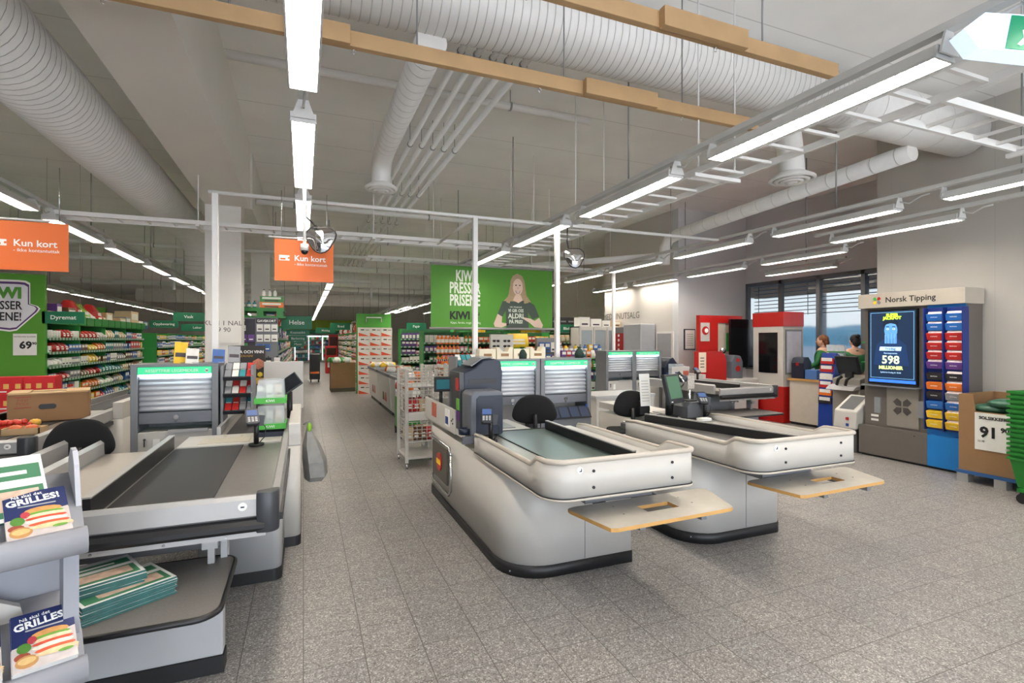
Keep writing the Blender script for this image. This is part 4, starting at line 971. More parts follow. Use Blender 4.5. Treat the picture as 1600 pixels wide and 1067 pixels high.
for z,n_ in ((.72,8),(.35,8)):
    for j in range(n_): item(G_,1.27+.09*(j%4),6.62+.2*(j//4),z,.09,.12,.16,rnd.uniform(-.4,.4),rnd.choice(['red','brown','beige']),'in the first white wire rack','in the white wire rack')
# gift card end display
t=thing('gift_card_rack','grey gift card wall with hanging cards on the end of the helse gondola','card rack',(-.74,9.55,0))
MB().box(-1.07,-.40,9.5,9.6,.0,2.02).build('back_board',GREYP,t,world=True); MB().box(-1.07,-.74,9.485,9.5,1.36,2.0).build('black_board',mat('soft_black_board',(46,42,50)),t,world=True); MB().box(-.73,-.41,9.485,9.5,1.93,2.01).build('header_panel',mat('soft_black_board'),t,world=True)
text(t,'GAVEKORT',(-.57,9.483,1.965),.055,TXTW,bold=.001); text(t,'GAVEKORT',(-.98,9.483,1.965),.035,TXTW)
def gcard(x,z,c,w=.095,h=.12):
    o=MB(); o.m(PM[c]).box(-w/2,w/2,0,.012,0,h); o.m(TXTW if c in('purple','blue','black') else TXTK).box(-w*.3,w*.3,-.002,0,h*.25,h*.4)
    g=o.build('gift_card'); g.location=(x,9.465,z); tag(g,f'{c} gift card hanging on the gift card wall','gift card','gift cards on the wall')
for j in range(3):
    gcard(-1.02+.11*j,1.62,'purple'); gcard(-.67+.11*j,1.79,'white'); gcard(-.67+.11*j,1.62,'white')
    if j<2: gcard(-1.02+.11*j,1.80,'white',.06,.09); gcard(-.67+.11*j,1.46,'blue')
gcard(-.9,1.48,'green'); gcard(-1.02,1.48,'black')
for j in range(6): item(H_,-.67+.13*(j%3),9.44,.98+.22*(j//3),.1,.04,.18,0,['red','black','white'][j%3],'on the lower gift card wall','on the gift card wall')
# green pallets and goods above
t=thing('plastic_pallet','bright green plastic pallet lying on top of the helse gondola end','pallet',(-.7,9.9,2.03))
MB().box(-1.02,-.30,9.5,10.3,2.13,2.19).build('top_deck',CRATEG,t,world=True); 
for x in (-1.02,-.72,-.42): 
    for y in (9.5,9.85,10.2): MB().box(x,x+.1,y,y+.1,2.05,2.13).build('foot_block',CRATEG,t,world=True)
MB().box(-1.08,-.28,9.48,10.3,2.02,2.05).build('bottom_deck',CRATEG,t,world=True)
for j,(c,z) in enumerate((('orange',2.19),('green',2.29))): item(B_,-.50,9.6,z,.36,.4,.10,0,c,'stacked on the green pallet above the gift cards','on the green pallet')
for j in range(3): item(T_,-.93+.085*j,9.58,2.19,.07,.07,.12,0,'teal','standing left on the green pallet above the gift cards','bottles on the green pallet'); item(T_,-.62+.085*j,9.62,2.39,.07,.07,.12,0,'white','standing on the green box above the gift cards','bottles on the green box')
# ================================================================ POSTS, MIRRORS, CAMERA
def post(x,y,z0,label,w=.055):
    t=thing('steel_post',label,'post',(x,y,0)); MB().box(x-w/2,x+w/2,y-w/2,y+w/2,0,3.07).build('tube',CEIL_W,t,world=True,bevel=.004); MB().box(x-.06,x+.06,y-.06,y+.06,0,.01).build('foot_plate',CEIL_W,t,world=True)
post(-.79,5.68,0,'white steel post behind the left foreground checkout'); post(1.85,5.68,0,'white steel post before the left half of the banner'); post(2.92,5.68,0,'white steel post at the right end of the banner'); post(5.9,8.95,0,'white steel post before the pharmacy wall')
t=thing('overhead_frame','white ceiling tubes joining the steel posts and mirrors','frame',(0,5.68,3.07))
MB().tube([(-.85,5.68,3.08),(5.5,5.68,3.08)],.02,8).build('cross_tube',CEIL_W,t,world=True); MB().tube([(1.85,5.68,3.08),(1.85,7.3,3.08)],.02,8).build('side_tube',CEIL_W,t,world=True)
def mirror(x,y,z,label,px):
    t=thing('convex_mirror',label,'mirror',(x,y,z)); M=Matrix.Translation((x,y,z))@Matrix.Rotation(R(-12),4,'X')@Matrix.Rotation(R(-12),4,'Z')
    o=[];n=24
    for i in range(n):
        a=2*math.pi*i/n; r=.125*(1+.12*math.cos(3*(a+math.pi/2))); o.append((r*math.cos(a),r*math.sin(a)))
    vs=[];fs=[]
    for k,(s_,d) in enumerate(((1,0),(.75,-.02),(.45,-.034),(.15,-.039),(.02,-.04))):
        for a,b in o: vs.append(M@Vector((a*s_,d,b*s_)))
    for k in range(4):
        for i in range(n): fs.append((k*n+i,k*n+(i+1)%n,(k+1)*n+(i+1)%n,(k+1)*n+i))
    fs.append(tuple(range(4*n,5*n))); MB().add(vs,fs,True).build('mirror_face',mat('mirror_silver',(225,225,225),.04,1),t,world=True)
    MB().tube([M@Vector((a,0.003,b)) for a,b in o+[o[0]]],.008,6).build('black_rim',BLACK,t,world=True)
    MB().extr([(a,b) for a,b in o],'y',.002,.02,M=M).build('mirror_back',GREYP,t,world=True)
    MB().tube([(x,y+.02,z),(x-.03,y+.1,z+.12),(px,y+.06,z+.2),(px,y+.05,3.07)],.009,6).build('mirror_arm',BLACK,t,world=True)
mirror(.15,5.0,2.58,'convex security mirror right of the orange sign and camera pole',.02); mirror(3.12,5.6,2.68,'convex security mirror right of the banner',3.05)
t=thing('dome_camera','ceiling pole with a small dome security camera before the orange sign','security camera',(.01,4.9,2.42))
MB().tube([(.01,4.9,2.5),(.01,4.9,3.13)],.014,8).build('pole',CEIL_W,t,world=True); MB().cyl(.01,4.9,2.44,2.5,.035,14).build('housing',WHITE,t,world=True); MB().ell((.01,4.9,2.435),.03,.03,.03,12,8).build('dome',mat('smoked_dome',(24,24,28),.08),t,world=True)
# exit sign
t=thing('exit_sign','lit box sign with green running man hanging in the top right corner','exit sign',(2.86,1.20,2.85))
M=Matrix.Translation((2.86,1.20,2.93))@Matrix.Rotation(R(-30),4,'Z')@Matrix.Rotation(R(10),4,'Y')
EX=mat('exit_light_body',(206,224,246),emis=.95)
MB().extr([(-.27,.0),(-.20,.075),(.3,.085),(.3,-.085),(-.20,-.075)],'y',-.045,.045,M=M).build('light_body',EX,t,world=True)
MB().box(-.10,.30,-.050,-.046,-.07,.07,M=M).build('green_face',mat('exit_green',(10,120,84),emis=.7),t,world=True)
g=MB()
for p_ in ([(-.02,.045),(.01,.045),(.01,.015),(-.02,.015)],[(-.05,.01),(.02,.0),(.0,-.03),(-.04,-.02)],[(-.04,-.02),(-.06,-.05),(-.045,-.055),(-.02,-.03)],[(0,-.03),(.03,-.05),(.02,-.058),(-.02,-.035)],[(.12,.01),(.2,.01),(.2,.03),(.25,0),(.2,-.03),(.2,-.01),(.12,-.01)]): g.extr(p_,'y',-.053,-.050,M=M)
g.build('running_man_print',mat('exit_white',(236,246,240),emis=.9),t,world=True)
MB().tube([(2.86,1.2,3.0),(2.86,1.2,ZC)],.005,6).build('chain',CHROME,t,world=True)
# ================================================================ MACHINES AND THINGS ON THE NEAR WHITE CHECKOUT
DK=mat('charcoal_plastic',(46,48,52),.4)
t=thing('coin_recycler','grey framed navy coin machine on the near white checkout','cash machine',(1.42,4.15,.858))
MB().extr([(1.28,.858),(1.56,.858),(1.56,1.20),(1.54,1.22),(1.31,1.22),(1.28,1.19)],'y',4.03,4.30,True).build('housing',mat('slate_plastic',(92,96,104),.4),t,world=True,bevel=.01)
MB().extr([(1.325,.87),(1.555,.87),(1.555,1.185),(1.35,1.185),(1.325,1.16)],'y',4.022,4.032).build('front_cover',NAVY,t,world=True)
MB().lathe([(0,0),(.05,0),(.055,.05),(.045,.05),(.04,.01),(0,.01)],16,(1.25,4.12,.86)).build('coin_cup',NAVY,t,world=True)
MB().box(1.20,1.33,4.0,4.03,.80,.86).build('base_lip',mat('slate_plastic'),t,world=True)
t=thing('note_recycler','tall navy banknote machine with stickers behind the coin machine','cash machine',(1.5,4.55,.858))
MB().extr([(1.31,.858),(1.66,.858),(1.68,1.36),(1.66,1.46),(1.60,1.48),(1.50,1.47),(1.42,1.40),(1.31,1.36)],'y',4.35,4.8,True).build('housing',NAVY,t,world=True,bevel=.012)
MB().extr([(4.32,.858),(4.5,.858),(4.66,1.30),(4.66,1.36),(4.34,1.36)],'x',1.27,1.31).build('side_cheek',DK,t,world=True)
MB().box(1.262,1.27,4.36,4.44,1.22,1.31).box(1.262,1.27,4.36,4.44,1.2,1.215).build('red_sticker',RED,t,world=True); MB().box(1.262,1.27,4.34,4.42,1.03,1.13).build('green_sticker',colm('sticker_green',(100,170,60)),t,world=True); MB().box(1.262,1.27,4.34,4.42,.94,1.02).build('purple_sticker',colm('sticker_purple',(90,40,110)),t,world=True)
MB().box(1.36,1.62,4.345,4.35,1.26,1.30).build('note_slot',BLACK,t,world=True)
MB().extr([(1.40,1.41),(1.50,1.475),(1.60,1.485),(1.60,1.495),(1.50,1.485),(1.39,1.42)],'y',4.4,4.7).build('top_tray',GREYP,t,world=True)
t=thing('counter_screen_panel','cream side panel with stickers on the rear of the near white checkout','panel',(1.27,5,.86))
MB().box(1.255,1.285,4.45,5.65,.80,1.02).build('panel_board',CREAM,t,world=True,bevel=.006); MB().box(1.285,1.6,5.6,5.63,.80,1.0).build('panel_end',CREAM,t,world=True)
MB().box(1.249,1.255,5.12,5.3,.86,1.0).build('red_green_sticker',mat('sticker_mix',(180,90,70),.5,noise=.3,scale=20),t,world=True); MB().box(1.249,1.255,4.62,4.76,.84,1.0).build('white_sticker',PAPER,t,world=True); MB().box(1.247,1.249,4.64,4.74,.86,.93).build('blue_print',BLUEP,t,world=True)
for y,z in ((4.5,.93),(4.54,.91),(4.5,.89)): MB().tube([(1.249,y,z),(1.256,y,z)],.008,8).build('hole',BLACK,t,world=True)
def terminal(x,y,z,h,label,rz=0,sc='blue'):
    t=thing('payment_terminal',label,'payment terminal',(x,y,z),rz)
    MB().cyl(0,0,0,.012,.055,20).build('base_disc',BLACK,t); MB().cyl(0,0,.012,h,.018,12).build('post',BLACK,t)
    M=Matrix.Translation((-.03,-.02,h+.015))@Matrix.Rotation(R(35),4,'X')
    b=MB().extr(rrect(-.045,.045,-.08,.08,.02),'z',-.015,.015,True,M=M).build('body',DK,t)
    MB().box(-.036,.036,0,.06,.0155,.018,M=M).build('screen',mat('terminal_screen',(60,84,130),emis=.35),b)
    for i in range(9): MB().box(-.032+.024*(i%3),-.016+.024*(i%3),-.065+.018*(i//3),-.053+.018*(i//3),.0155,.0185,M=M).build('key',GREYL,b)
    MB().extr([(-.05,h-.05),(.05,h-.06),(.06,h+.02),(-.04,h+.03)],'y',.0,.03).build('bracket',DK,t)
    MB().tube([(.03,.02,h-.02),(.07,.04,h-.08),(.06,.03,.05),(.02,.02,.01)],.004,6).build('cable',BLACK,t)
    return t
terminal(1.36,3.78,.852,.19,'black payment terminal on a post on the near white checkout',-20)
terminal(-.33,4.32,.855,.20,'black payment terminal with white label on the foreground grey checkout',10)
terminal(3.76,4.06,.858,.19,'black payment terminal at the rear right of the second white checkout',-25)
terminal(6.95,7.7,.855,.2,'black payment terminal on the far grey checkout',0)
t=thing('handheld_scanner','dark scanner stand with cables behind the banknote machine','scanner',(1.45,5.1,.86))
MB().cyl(1.42,5.1,.858,.88,.07,16).tube([(1.42,5.1,.88),(1.42,5.12,1.12),(1.44,5.05,1.2)],.022,8).build('stand',BLACK,t,world=True); MB().ell((1.44,5.0,1.2),.05,.08,.04).build('head',DK,t,world=True); MB().tube([(1.44,5.08,1.2),(1.52,5.0,1.1),(1.56,4.98,.95),(1.5,5.02,.87)],.006,6).build('cable',BLACK,t,world=True)
t=thing('customer_display','small dark display on a stalk at the rear of the near white checkout','display',(1.36,5.35,.86)); MB().cyl(1.36,5.35,.858,1.15,.02,10).build('stalk',BLACK,t,world=True); MB().box(1.28,1.46,5.30,5.34,1.1,1.26).build('display_housing',DK,t,world=True,bevel=.01); MB().box(1.30,1.44,5.295,5.30,1.13,1.23).build('screen',mat('teal_screen',(30,90,100),emis=.4),t,world=True)
# slanted impulse racks
def impulse(x,y,z,label,n=3,w=.24,cols=('white','white','grey','teal'),grp=''):
    t=thing('impulse_rack',label,'rack',(x,y,z)); MB().box(x-.02,x,y-.30,y,0,z+.42).build('side_plate',GREYP,t,world=True); MB().box(x+w,x+w+.02,y-.30,y,z-.05,z+.42).build('side_plate',GREYP,t,world=True)
    for k in range(n):
        zz=z+.15*k; M=Matrix.Translation((x,y-.30,zz))@Matrix.Rotation(R(38),4,'X')
        MB().box(0,w,0,.22,-.008,0,M=M).box(0,w,-.012,0,-.008,.03,M=M).build('slanted_tray',DK,t,world=True)
        for j in range(4):
            for q in range(2):
                c=rnd.choice(cols); o=item(B_,0,0,0,.052,.016,.085,0,c,grp,grp)
                o.matrix_world=M@Matrix.Translation((.035+.058*j,.02+.1*q,.012))@Matrix.Rotation(R(-90),4,'X')@Matrix.Diagonal((.05,.02,.085,1)) if False else M@Matrix.Translation((.035+.058*j,.012+.1*q,.001))@Matrix.Diagonal((.05,.085,.022,1))
    return t
impulse(-.66,5.48,1.0,'grey rack of slanted trays right of the lone medicine cabinet',3,.22,('white','white','grey','teal','red'),'in the slanted trays by the lone medicine cabinet')
impulse(1.52,5.56,1.05,'grey rack of slanted trays left of the two joined medicine cabinets',3,.24,('white','white','teal','red','grey'),'in the slanted trays by the joined medicine cabinets')
# clear fruit boxes with green bands
t=thing('sample_box_stand','two clear snack boxes with green bands stacked on a navy base on the grey checkout','box stand',(-.25,4.72,.856))
MB().box(-.36,-.14,4.6,4.85,.856,.90).build('navy_base',NAVY,t,world=True)
for z in (.92,1.13):
    MB().extr([(-.36,z),(-.14,z),(-.15,z+.19),(-.34,z+.19)],'y',4.62,4.84).build('clear_box',ACRYL,t,world=True)
    b=MB().box(-.37,-.13,4.61,4.85,z,z+.045).build('green_band',colm('band_green',(70,168,60)),t,world=True); text(t,'KIWI',(-.25,4.607,z+.022),.03,TXTW)
for j in range(6): item(B_,-.33+.07*(j%3),4.70,.966+.21*(j//3),.05,.06,.1,rnd.uniform(-.3,.3),['grey','white','beige'][j%3],'inside the clear snack boxes on the grey checkout','in the clear snack boxes')
t=thing('customer_tablet','dark tilted tablet on a stand right of the clear snack boxes','display',(-.08,5.3,.86))
MB().box(-.20,-.04,5.2,5.36,.85,.87).cyl(-.12,5.3,.87,1.16,.025,10).build('stand',BLACK,t,world=True); M=Matrix.Translation((-.12,5.22,1.24))@Matrix.Rotation(R(-35),4,'Y')@Matrix.Rotation(R(-25),4,'X'); MB().box(-.10,.10,-.012,.012,-.07,.07,M=M).build('tablet',DK,t,world=True,bevel=.006); MB().box(-.09,.09,-.015,-.012,-.06,.06,M=M).build('screen',mat('dark_screen',(18,20,26),.12),t,world=True)
t=thing('white_screen_board','plain white screen board standing at the rear of the foreground checkout','screen board',(-.2,6.5,.85)); MB().box(-.42,.0,6.5,6.53,.85,1.40).build('board',CREAM,t,world=True,bevel=.006)
t=thing('pizza_advert','dark advert board with pizza slices and yellow lettering behind the foreground checkout','advert board',(-.65,7.1,0))
MB().box(-.85,-.44,7.1,7.13,.95,1.58).build('board',mat('charcoal_print',(52,48,46),.6),t,world=True); MB().box(-.80,-.48,7.14,7.3,0,1.0).build('black_stand',BLACK,t,world=True); MB().box(-.845,-.445,7.095,7.1,1.10,1.18).build('yellow_band',mat('mustard_print',(196,152,62)),t,world=True)
text(t,'TÄVLA OCH VINN',(-.645,7.095,1.50),.05,TXTW,bold=.001,sx=.9); text(t,'EN PIZZAUGN!',(-.70,7.095,1.45),.038,mat('mustard_print'),sx=.95)
def hexa(cx,cz,r): return [(cx+r*math.sin(R(60*i)),cz+r*math.cos(R(60*i))) for i in range(6)]
for cx,cz,r,c in ((-.74,1.30,.075,(150,78,50)),(-.52,1.35,.07,(190,120,96)),(-.50,1.22,.032,(232,190,50))): MB().extr(hexa(cx,cz,r),'y',7.093,7.099).build('hexagon_print',mat('hex%d'%int(c[0]),c,.6,noise=.35,scale=60),t,world=True)
# grey bag
t=thing('carrier_bag','crumpled grey bag hanging from the right side of the foreground checkout','bag',(.1,4.9,.4))
vs=[];pts=[(-.0,.0),(.05,-.17),(.17,-.17),(.2,.0),(.15,.12),(.04,.14)]
def bagring(s,z,dx): return [(.082+dx*1.2+(a-.09)*s,4.9+b*s,z+.04) for a,b in pts]
lv=[(.82,.38,0),(1.0,.42,.01),(1.0,.55,.0),(.75,.68,-.02),(.35,.78,-.03),(.12,.84,-.035)]
for s_,z,dx in lv: vs+=bagring(s_,z,dx)
fs=[tuple(range(6))[::-1]]+[(i*6+j,i*6+(j+1)%6,(i+1)*6+(j+1)%6,(i+1)*6+j) for i in range(5) for j in range(6)]
MB().add(vs,fs,False).build('bag_body',mat('grey_bag_film',(128,128,126),.6,noise=.2,scale=12),t,world=True)
MB().tube([(.07,4.9,.86),(.05,4.9,.93),(.0,4.9,.90)],.008,6).build('handle',mat('grey_bag_film'),t,world=True); MB().ell((.05,4.86,.88),.02,.02,.04).build('green_tag',colm('lime_tag',(130,180,40)),t,world=True)
# leaflets and small goods on the cabinets
for (x,y,z,c,w_,h) in ((-1.02,5.35,1.44,'yellow','leaning on the lone medicine cabinet',.20),(-.92,5.3,1.44,'white','leaning on the lone medicine cabinet',.14),(-.72,5.35,1.44,'blue','leaning on the lone medicine cabinet',.13),(-.60,5.4,1.44,'grey','leaning on the lone medicine cabinet',.16)):
    t=thing('leaflet_holder',f'{c} leaflet {w_}','leaflet holder',(x,y,z)); M=Matrix.Translation((x,y,z))@Matrix.Rotation(R(-20),4,'X')@Matrix.Rotation(R(12),4,'Z'); MB().box(-.05,.05,-.002,.002,0,h,M=M).build('leaflet',PM[c],t,world=True); MB().box(-.04,.04,-.003,-.002,h*.3,h*.5,M=M).build('print',mat('label_dark'),t,world=True); MB().box(-.05,.05,0,.05,0,.01).build('foot',ACRYL,t)
for k in range(4):
    t=thing('open_display_box',f'{["first","second","third","fourth"][k]} from the left of the cream boxes standing on the joined medicine cabinets','box',(1.83+.2*k,5.3,1.44)); x=1.76+.2*k; MB().extr([(x,1.44),(x+.19,1.44),(x+.19,1.57),(x+.15,1.57),(x+.13,1.52),(x+.05,1.53),(x+.03,1.57),(x,1.57)] if k%2 else [(x,1.44),(x+.19,1.44),(x+.19,1.55),(x,1.55)],'y',5.25,5.37).build('box_body',mat('cream_card',(224,214,190),.7),t,world=True); MB().box(x+.05,x+.14,5.246,5.25,1.47,1.50).build('print',CARD,t,world=True)
for x,l in ((2.27,'left'),(3.0,'right')):
    t=thing('small_dark_pouch',f'small dark green pouch on the {l} joined medicine cabinet','pouch',(x,5.3,1.44)); MB().lathe([(0,0),(.05,0),(.055,.05),(.03,.10),(.015,.11),(.03,.13)],12,(x,5.27,1.44)).build('pouch_body',mat('dark_green_cloth',(28,52,44),.8),t,world=True)
# ---------------------------------------------------------------- second white checkout register
t=thing('register_monitor','tilted touch monitor with green screen at the second white checkout','monitor',(3.45,4.25,.86))
M=Matrix.Translation((3.46,4.18,1.155))@Matrix.Rotation(R(22),4,'Z')@Matrix.Rotation(R(-14),4,'X')
MB().box(-.14,.14,-.02,.025,-.15,.15,M=M).build('bezel',DK,t,world=True,bevel=.008); MB().box(-.118,.118,-.0225,-.02,-.10,.125,M=M).build('screen',mat('green_till_screen',(66,98,76),emis=.55),t,world=True); MB().box(-.12,-.09,-.023,-.02,-.135,-.125,M=M).build('white_sticker',PAPER,t,world=True)
MB().box(3.40,3.54,4.2,4.36,.858,.88).cyl(3.49,4.28,.88,1.1,.035,12).build('stand',BLACK,t,world=True)
t=thing('receipt_printer','grey receipt printer box right of the touch monitor','printer',(3.68,4.2,.86)); MB().extr([(3.58,.858),(3.80,.858),(3.80,.99),(3.76,1.02),(3.62,1.02),(3.58,.97)],'y',4.1,4.32).build('housing',mat('printer_grey',(84,86,90),.4),t,world=True,bevel=.008)
MB().box(3.64,3.75,4.16,4.26,1.02,1.03).build('paper_slot',BLACK,t,world=True)
t=thing('scanner_arm','black articulated scanner arm beside a silver pole at the second checkout','scanner',(3.62,4.4,.86)); MB().tube([(3.64,4.42,.86),(3.64,4.42,1.12),(3.62,4.38,1.24),(3.68,4.32,1.30)],.028,8).build('arm',BLACK,t,world=True); MB().ell((3.72,4.34,1.24),.05,.06,.045).build('scanner_head',DK,t,world=True); MB().tube([(3.66,4.32,1.28),(3.71,4.3,1.2),(3.69,4.33,1.15)],.012,8).build('coil',CHROME,t,world=True)
t=thing('silver_pole','short silver pole with white card holder at the second checkout','pole',(3.82,4.35,.86)); MB().cyl(3.82,4.35,.858,1.18,.014,10).build('pole',CHROME,t,world=True); MB().box(3.78,3.87,4.33,4.36,1.13,1.27).build('card_holder',mat('patterned_card',(170,164,156),.6,noise=.4,scale=50),t,world=True)
t=thing('price_list','white paper strip hanging by the touch monitor','paper',(3.3,4.5,1.2)); M=Matrix.Translation((3.36,4.5,1.15))@Matrix.Rotation(R(-6),4,'X'); MB().box(-.07,.06,-.002,.002,-.2,.14,M=M).build('sheet',PAPER,t,world=True); g=MB(); [g.box(-.05,.04,-.003,-.002,-.15+.03*i,-.143+.03*i,M=M) for i in range(8)]; g.build('printed_lines',GREYL,t,world=True); MB().box(3.30,3.42,4.505,4.53,.86,1.0).build('holder',BLACK,t,world=True)
t=thing('folded_papers','flat papers lying beside the touch monitor','papers',(3.4,4.1,.86)); MB().box(3.32,3.52,3.98,4.1,.858,.866).box(3.36,3.5,4.0,4.12,.866,.87).build('sheets',PAPER,t,world=True)
t=thing('tissue_box','small white card box lying by the second checkout terminal','box',(3.66,3.95,.86)); MB().box(3.58,3.70,3.9,3.98,.858,.885).build('card_box',PAPER,t,world=True,bevel=.004)
# white cabinet with switch behind between the two
t=thing('packing_cabinet','white rear packing cabinet with a switch box seen between the two white checkouts','cabinet',(3.5,6.4,0))
MB().box(3.9,4.9,6.35,7.0,.08,.80).build('cabinet_body',CREAM,t,world=True); MB().box(3.88,4.92,6.33,7.0,.80,.84).build('worktop',GREYL,t,world=True); MB().box(3.9,4.9,6.36,7,0,.08).build('plinth',KICK,t,world=True); MB().box(4.02,4.08,6.31,6.35,.40,.52).build('switch_box',PAPER,t,world=True); MB().box(4.12,4.16,6.33,6.35,.1,.7).build('black_gap',BLACK,t,world=True)
g=MB()
# ---------------------------------------------------------------- items of the far grey checkout
t=thing('cash_drawer_machine','navy cash machine with small display on the far grey checkout','cash machine',(6.9,8.5,.86)); MB().extr([(6.66,.856),(7.06,.856),(7.06,1.05),(6.98,1.18),(6.88,1.30),(6.80,1.28),(6.66,1.10)],'y',8.3,8.7).build('housing',NAVY,t,world=True,bevel=.015); MB().box(6.70,6.86,8.29,8.30,.9,1.0).build('display',mat('lcd_blue',(70,84,120),.2),t,world=True)
t=thing('sticker_board','white panel with stickers at the rear of the far grey checkout','panel',(6.6,8.9,.85)); MB().box(6.25,6.63,7.55,7.58,.0,1.16).build('board',CREAM,t,world=True); MB().box(6.30,6.38,7.54,7.55,.98,1.06).build('blue_sticker',BLUEP,t,world=True); MB().box(6.48,6.60,7.54,7.55,.96,1.08).build('red_green_sticker',mat('sticker_mix'),t,world=True)
t=thing('acrylic_holder','clear acrylic holder with bits on the far grey checkout','holder',(6.75,8.0,.86))
for z in (.86,.97,1.08): MB().box(6.64,6.84,7.95,8.15,z,z+.10).build('clear_bin',ACRYL,t,world=True)
t=thing('snack_rack','low candy rack with slanted shelves before the pharmacy wall','rack',(5.2,9.5,0))
MB().extr([(9.3,0),(9.75,0),(9.75,1.38),(9.6,1.38)],'x',4.98,5.0).build('side_plate',GREYP,t,world=True); MB().extr([(9.3,0),(9.75,0),(9.75,1.38),(9.6,1.38)],'x',6.1,6.12).build('side_plate',GREYP,t,world=True); MB().box(5.0,6.1,9.7,9.75,0,1.38).box(5,6.1,9.3,9.7,0,.5).build('rack_body',CREAM,t,world=True)
for i in range(4):
    z=.58+.22*i; MB().box(5.0,6.1,9.32+.06*i,9.7,z,z+.015).build('shelf',SGREEN,t,world=True)
    for j in range(9): item(rnd.choice([B_,G_]),5.06+.118*j,9.34+.06*i,z+.015,.11,.12,.17,0,rnd.choice(['white','red','green','purple','white','orange','teal']),'on the low candy rack before the pharmacy wall','on the low candy rack')
for j in range(9): item(rnd.choice([B_,T_]),5.06+.118*j,9.62,1.39,.1,.1,.16,0,rnd.choice(['white','grey','yellow','blue','white']),'on top of the low candy rack','on top of the low candy rack')
# pharmacy corner
t=thing('glass_cabinet','tall white cabinet with glass doors in the corner of the pharmacy wall','cabinet',(7.2,11.6,0))
MB().box(6.55,7.85,11.95,12.0,0,2.0).box(6.55,6.58,11.55,12,0,2).box(7.82,7.85,11.55,12,0,2).box(6.55,7.85,11.55,12,1.97,2.0).box(6.55,7.85,11.55,12,0,.1).build('cabinet_body',CREAM,t,world=True)
for x in (6.58,6.99,7.40): 
    f=MB().box(x,x+.04,11.52,11.55,.1,1.97).box(x+.36,x+.40,11.52,11.55,.1,1.97).box(x+.04,x+.36,11.52,11.55,1.9,1.97).box(x+.04,x+.36,11.52,11.55,.1,.16).build('door_frame',CREAM,t,world=True)
    MB().box(x+.04,x+.36,11.53,11.535,.16,1.9).build('door_glass',mat('tinted_lid_glass'),f,world=False,M=Matrix.Translation(-Vector(t.location)))
for z in (.5,.9,1.25,1.6): MB().box(6.58,7.82,11.6,11.95,z-.015,z).build('shelf',GREYL,t,world=True)
for z in (.9,1.25,1.6):
    for j in range(10): item(rnd.choice([B_,T_]),6.66+.12*j,11.7,z,.09,.1,.2,0,rnd.choice(['white','red','white','pink','blue','grey']),'in the white glass cabinet','in the white glass cabinet')
for (x,w_,h,c) in ((6.62,.3,.24,'white'),(6.95,.32,.20,'white'),(7.3,.24,.16,'white'),(7.58,.3,.14,'beige')): item(B_,x+w_/2,11.6,2.0,w_,.3,h,0,c,'on top of the white glass cabinet','on top of the white glass cabinet')
t=thing('black_crate','black folding crate on top of the boxes by the pharmacy wall','crate',(6.6,12.6,2.0)); MB().box(6.3,7.3,12.62,12.64,1.9,2.28).box(6.3,7.3,12.96,12.98,1.9,2.28).box(6.3,6.32,12.62,12.98,1.9,2.28).box(7.28,7.3,12.62,12.98,1.9,2.28).build('crate_walls',BLACK,t,world=True); g=MB(); [g.box(6.36+.24*k,6.52+.24*k,12.61,12.62,2.14,2.18) for k in range(4)]; g.build('handle_slots',GREYP,t,world=True)
t=thing('return_machine','grey wall unit with a red front panel on the pharmacy wall','machine',(7.8,11,1.2)); MB().box(7.55,7.893,10.9,11.5,1.2,1.98).build('red_unit',GREYP,t,world=True,bevel=.02); MB().box(7.54,7.55,10.94,11.46,1.3,1.82).build('red_panel',RED,t,world=True)
for z in (1.4,1.52,1.64,1.76): MB().tube([(7.53,11.2,z),(7.54,11.2,z)],.035,10).build('white_mark',TXTW,t,world=True)
MB().box(7.45,7.893,10.15,10.88,1.15,2.04).build('grey_unit',mat('pale_grey_metal',(158,160,164),.4),t,world=True,bevel=.03)
t=thing('hatch_window','grey recessed hatch in the pharmacy wall','hatch',(7.9,9.8,1.2)); MB().box(7.86,7.9,9.5,10.1,1.0,1.85).build('hatch_frame',WHITE,t,world=True); MB().box(7.85,7.86,9.55,10.05,1.05,1.8).build('hatch_panel',mat('grey_hatch',(150,150,152)),t,world=True)
ws=thing('wall_lettering','grey medisinutsalg lettering on the pharmacy wall','sign',(7.895,11.65,2.28)); text(ws,'MEDISINUTSALG',(7.895,11.65,2.28),.24,mat('grey_letters'),'-x',sx=.95)
t=thing('framed_notice','white framed notice on the pier by the window','notice',(8.2,9.35,1.44)); MB().box(8.05,8.37,9.335,9.36,1.42,1.90).build('navy_frame',NAVY,t,world=True); MB().box(8.075,8.345,9.33,9.335,1.445,1.875).build('sheet',PAPER,t,world=True); g=MB(); [g.box(8.12,8.30,9.328,9.33,1.52+.05*i,1.535+.05*i) for i in range(6)]; g.build('printed_lines',GREYL,t,world=True)
for y in (9.0,): pass
# ================================================================ RED SERVICE UNITS
t=thing('red_portal','red portal column with a white circle sign behind the far checkout','portal',(8.1,8.7,0)); MB().box(7.84,8.35,8.62,8.72,0,2.18).build('column',RED,t,world=True); MB().box(8.35,9.05,8.62,8.72,2.02,2.18).build('lintel',RED,t,world=True); MB().box(8.97,9.05,8.62,8.72,0,2.02).build('thin_column',RED,t,world=True)
MB().box(7.86,8.10,8.60,8.62,1.62,2.02).build('white_plate',CREAM,t,world=True); MB().tube([(7.98,8.59,1.85),(7.98,8.60,1.85)],.09,20).build('red_disc',RED,t,world=True); MB().tube([(8.0,8.585,1.85),(8.0,8.59,1.85)],.05,16).build('white_disc',TXTW,t,world=True); MB().box(8.36,8.96,8.66,8.68,1.2,2.02).build('pale_panel',mat('pale_panel',(206,196,178)),t,world=True); MB().box(8.62,8.70,8.65,8.66,1.4,1.8).build('green_sticker',SGREEN,t,world=True)
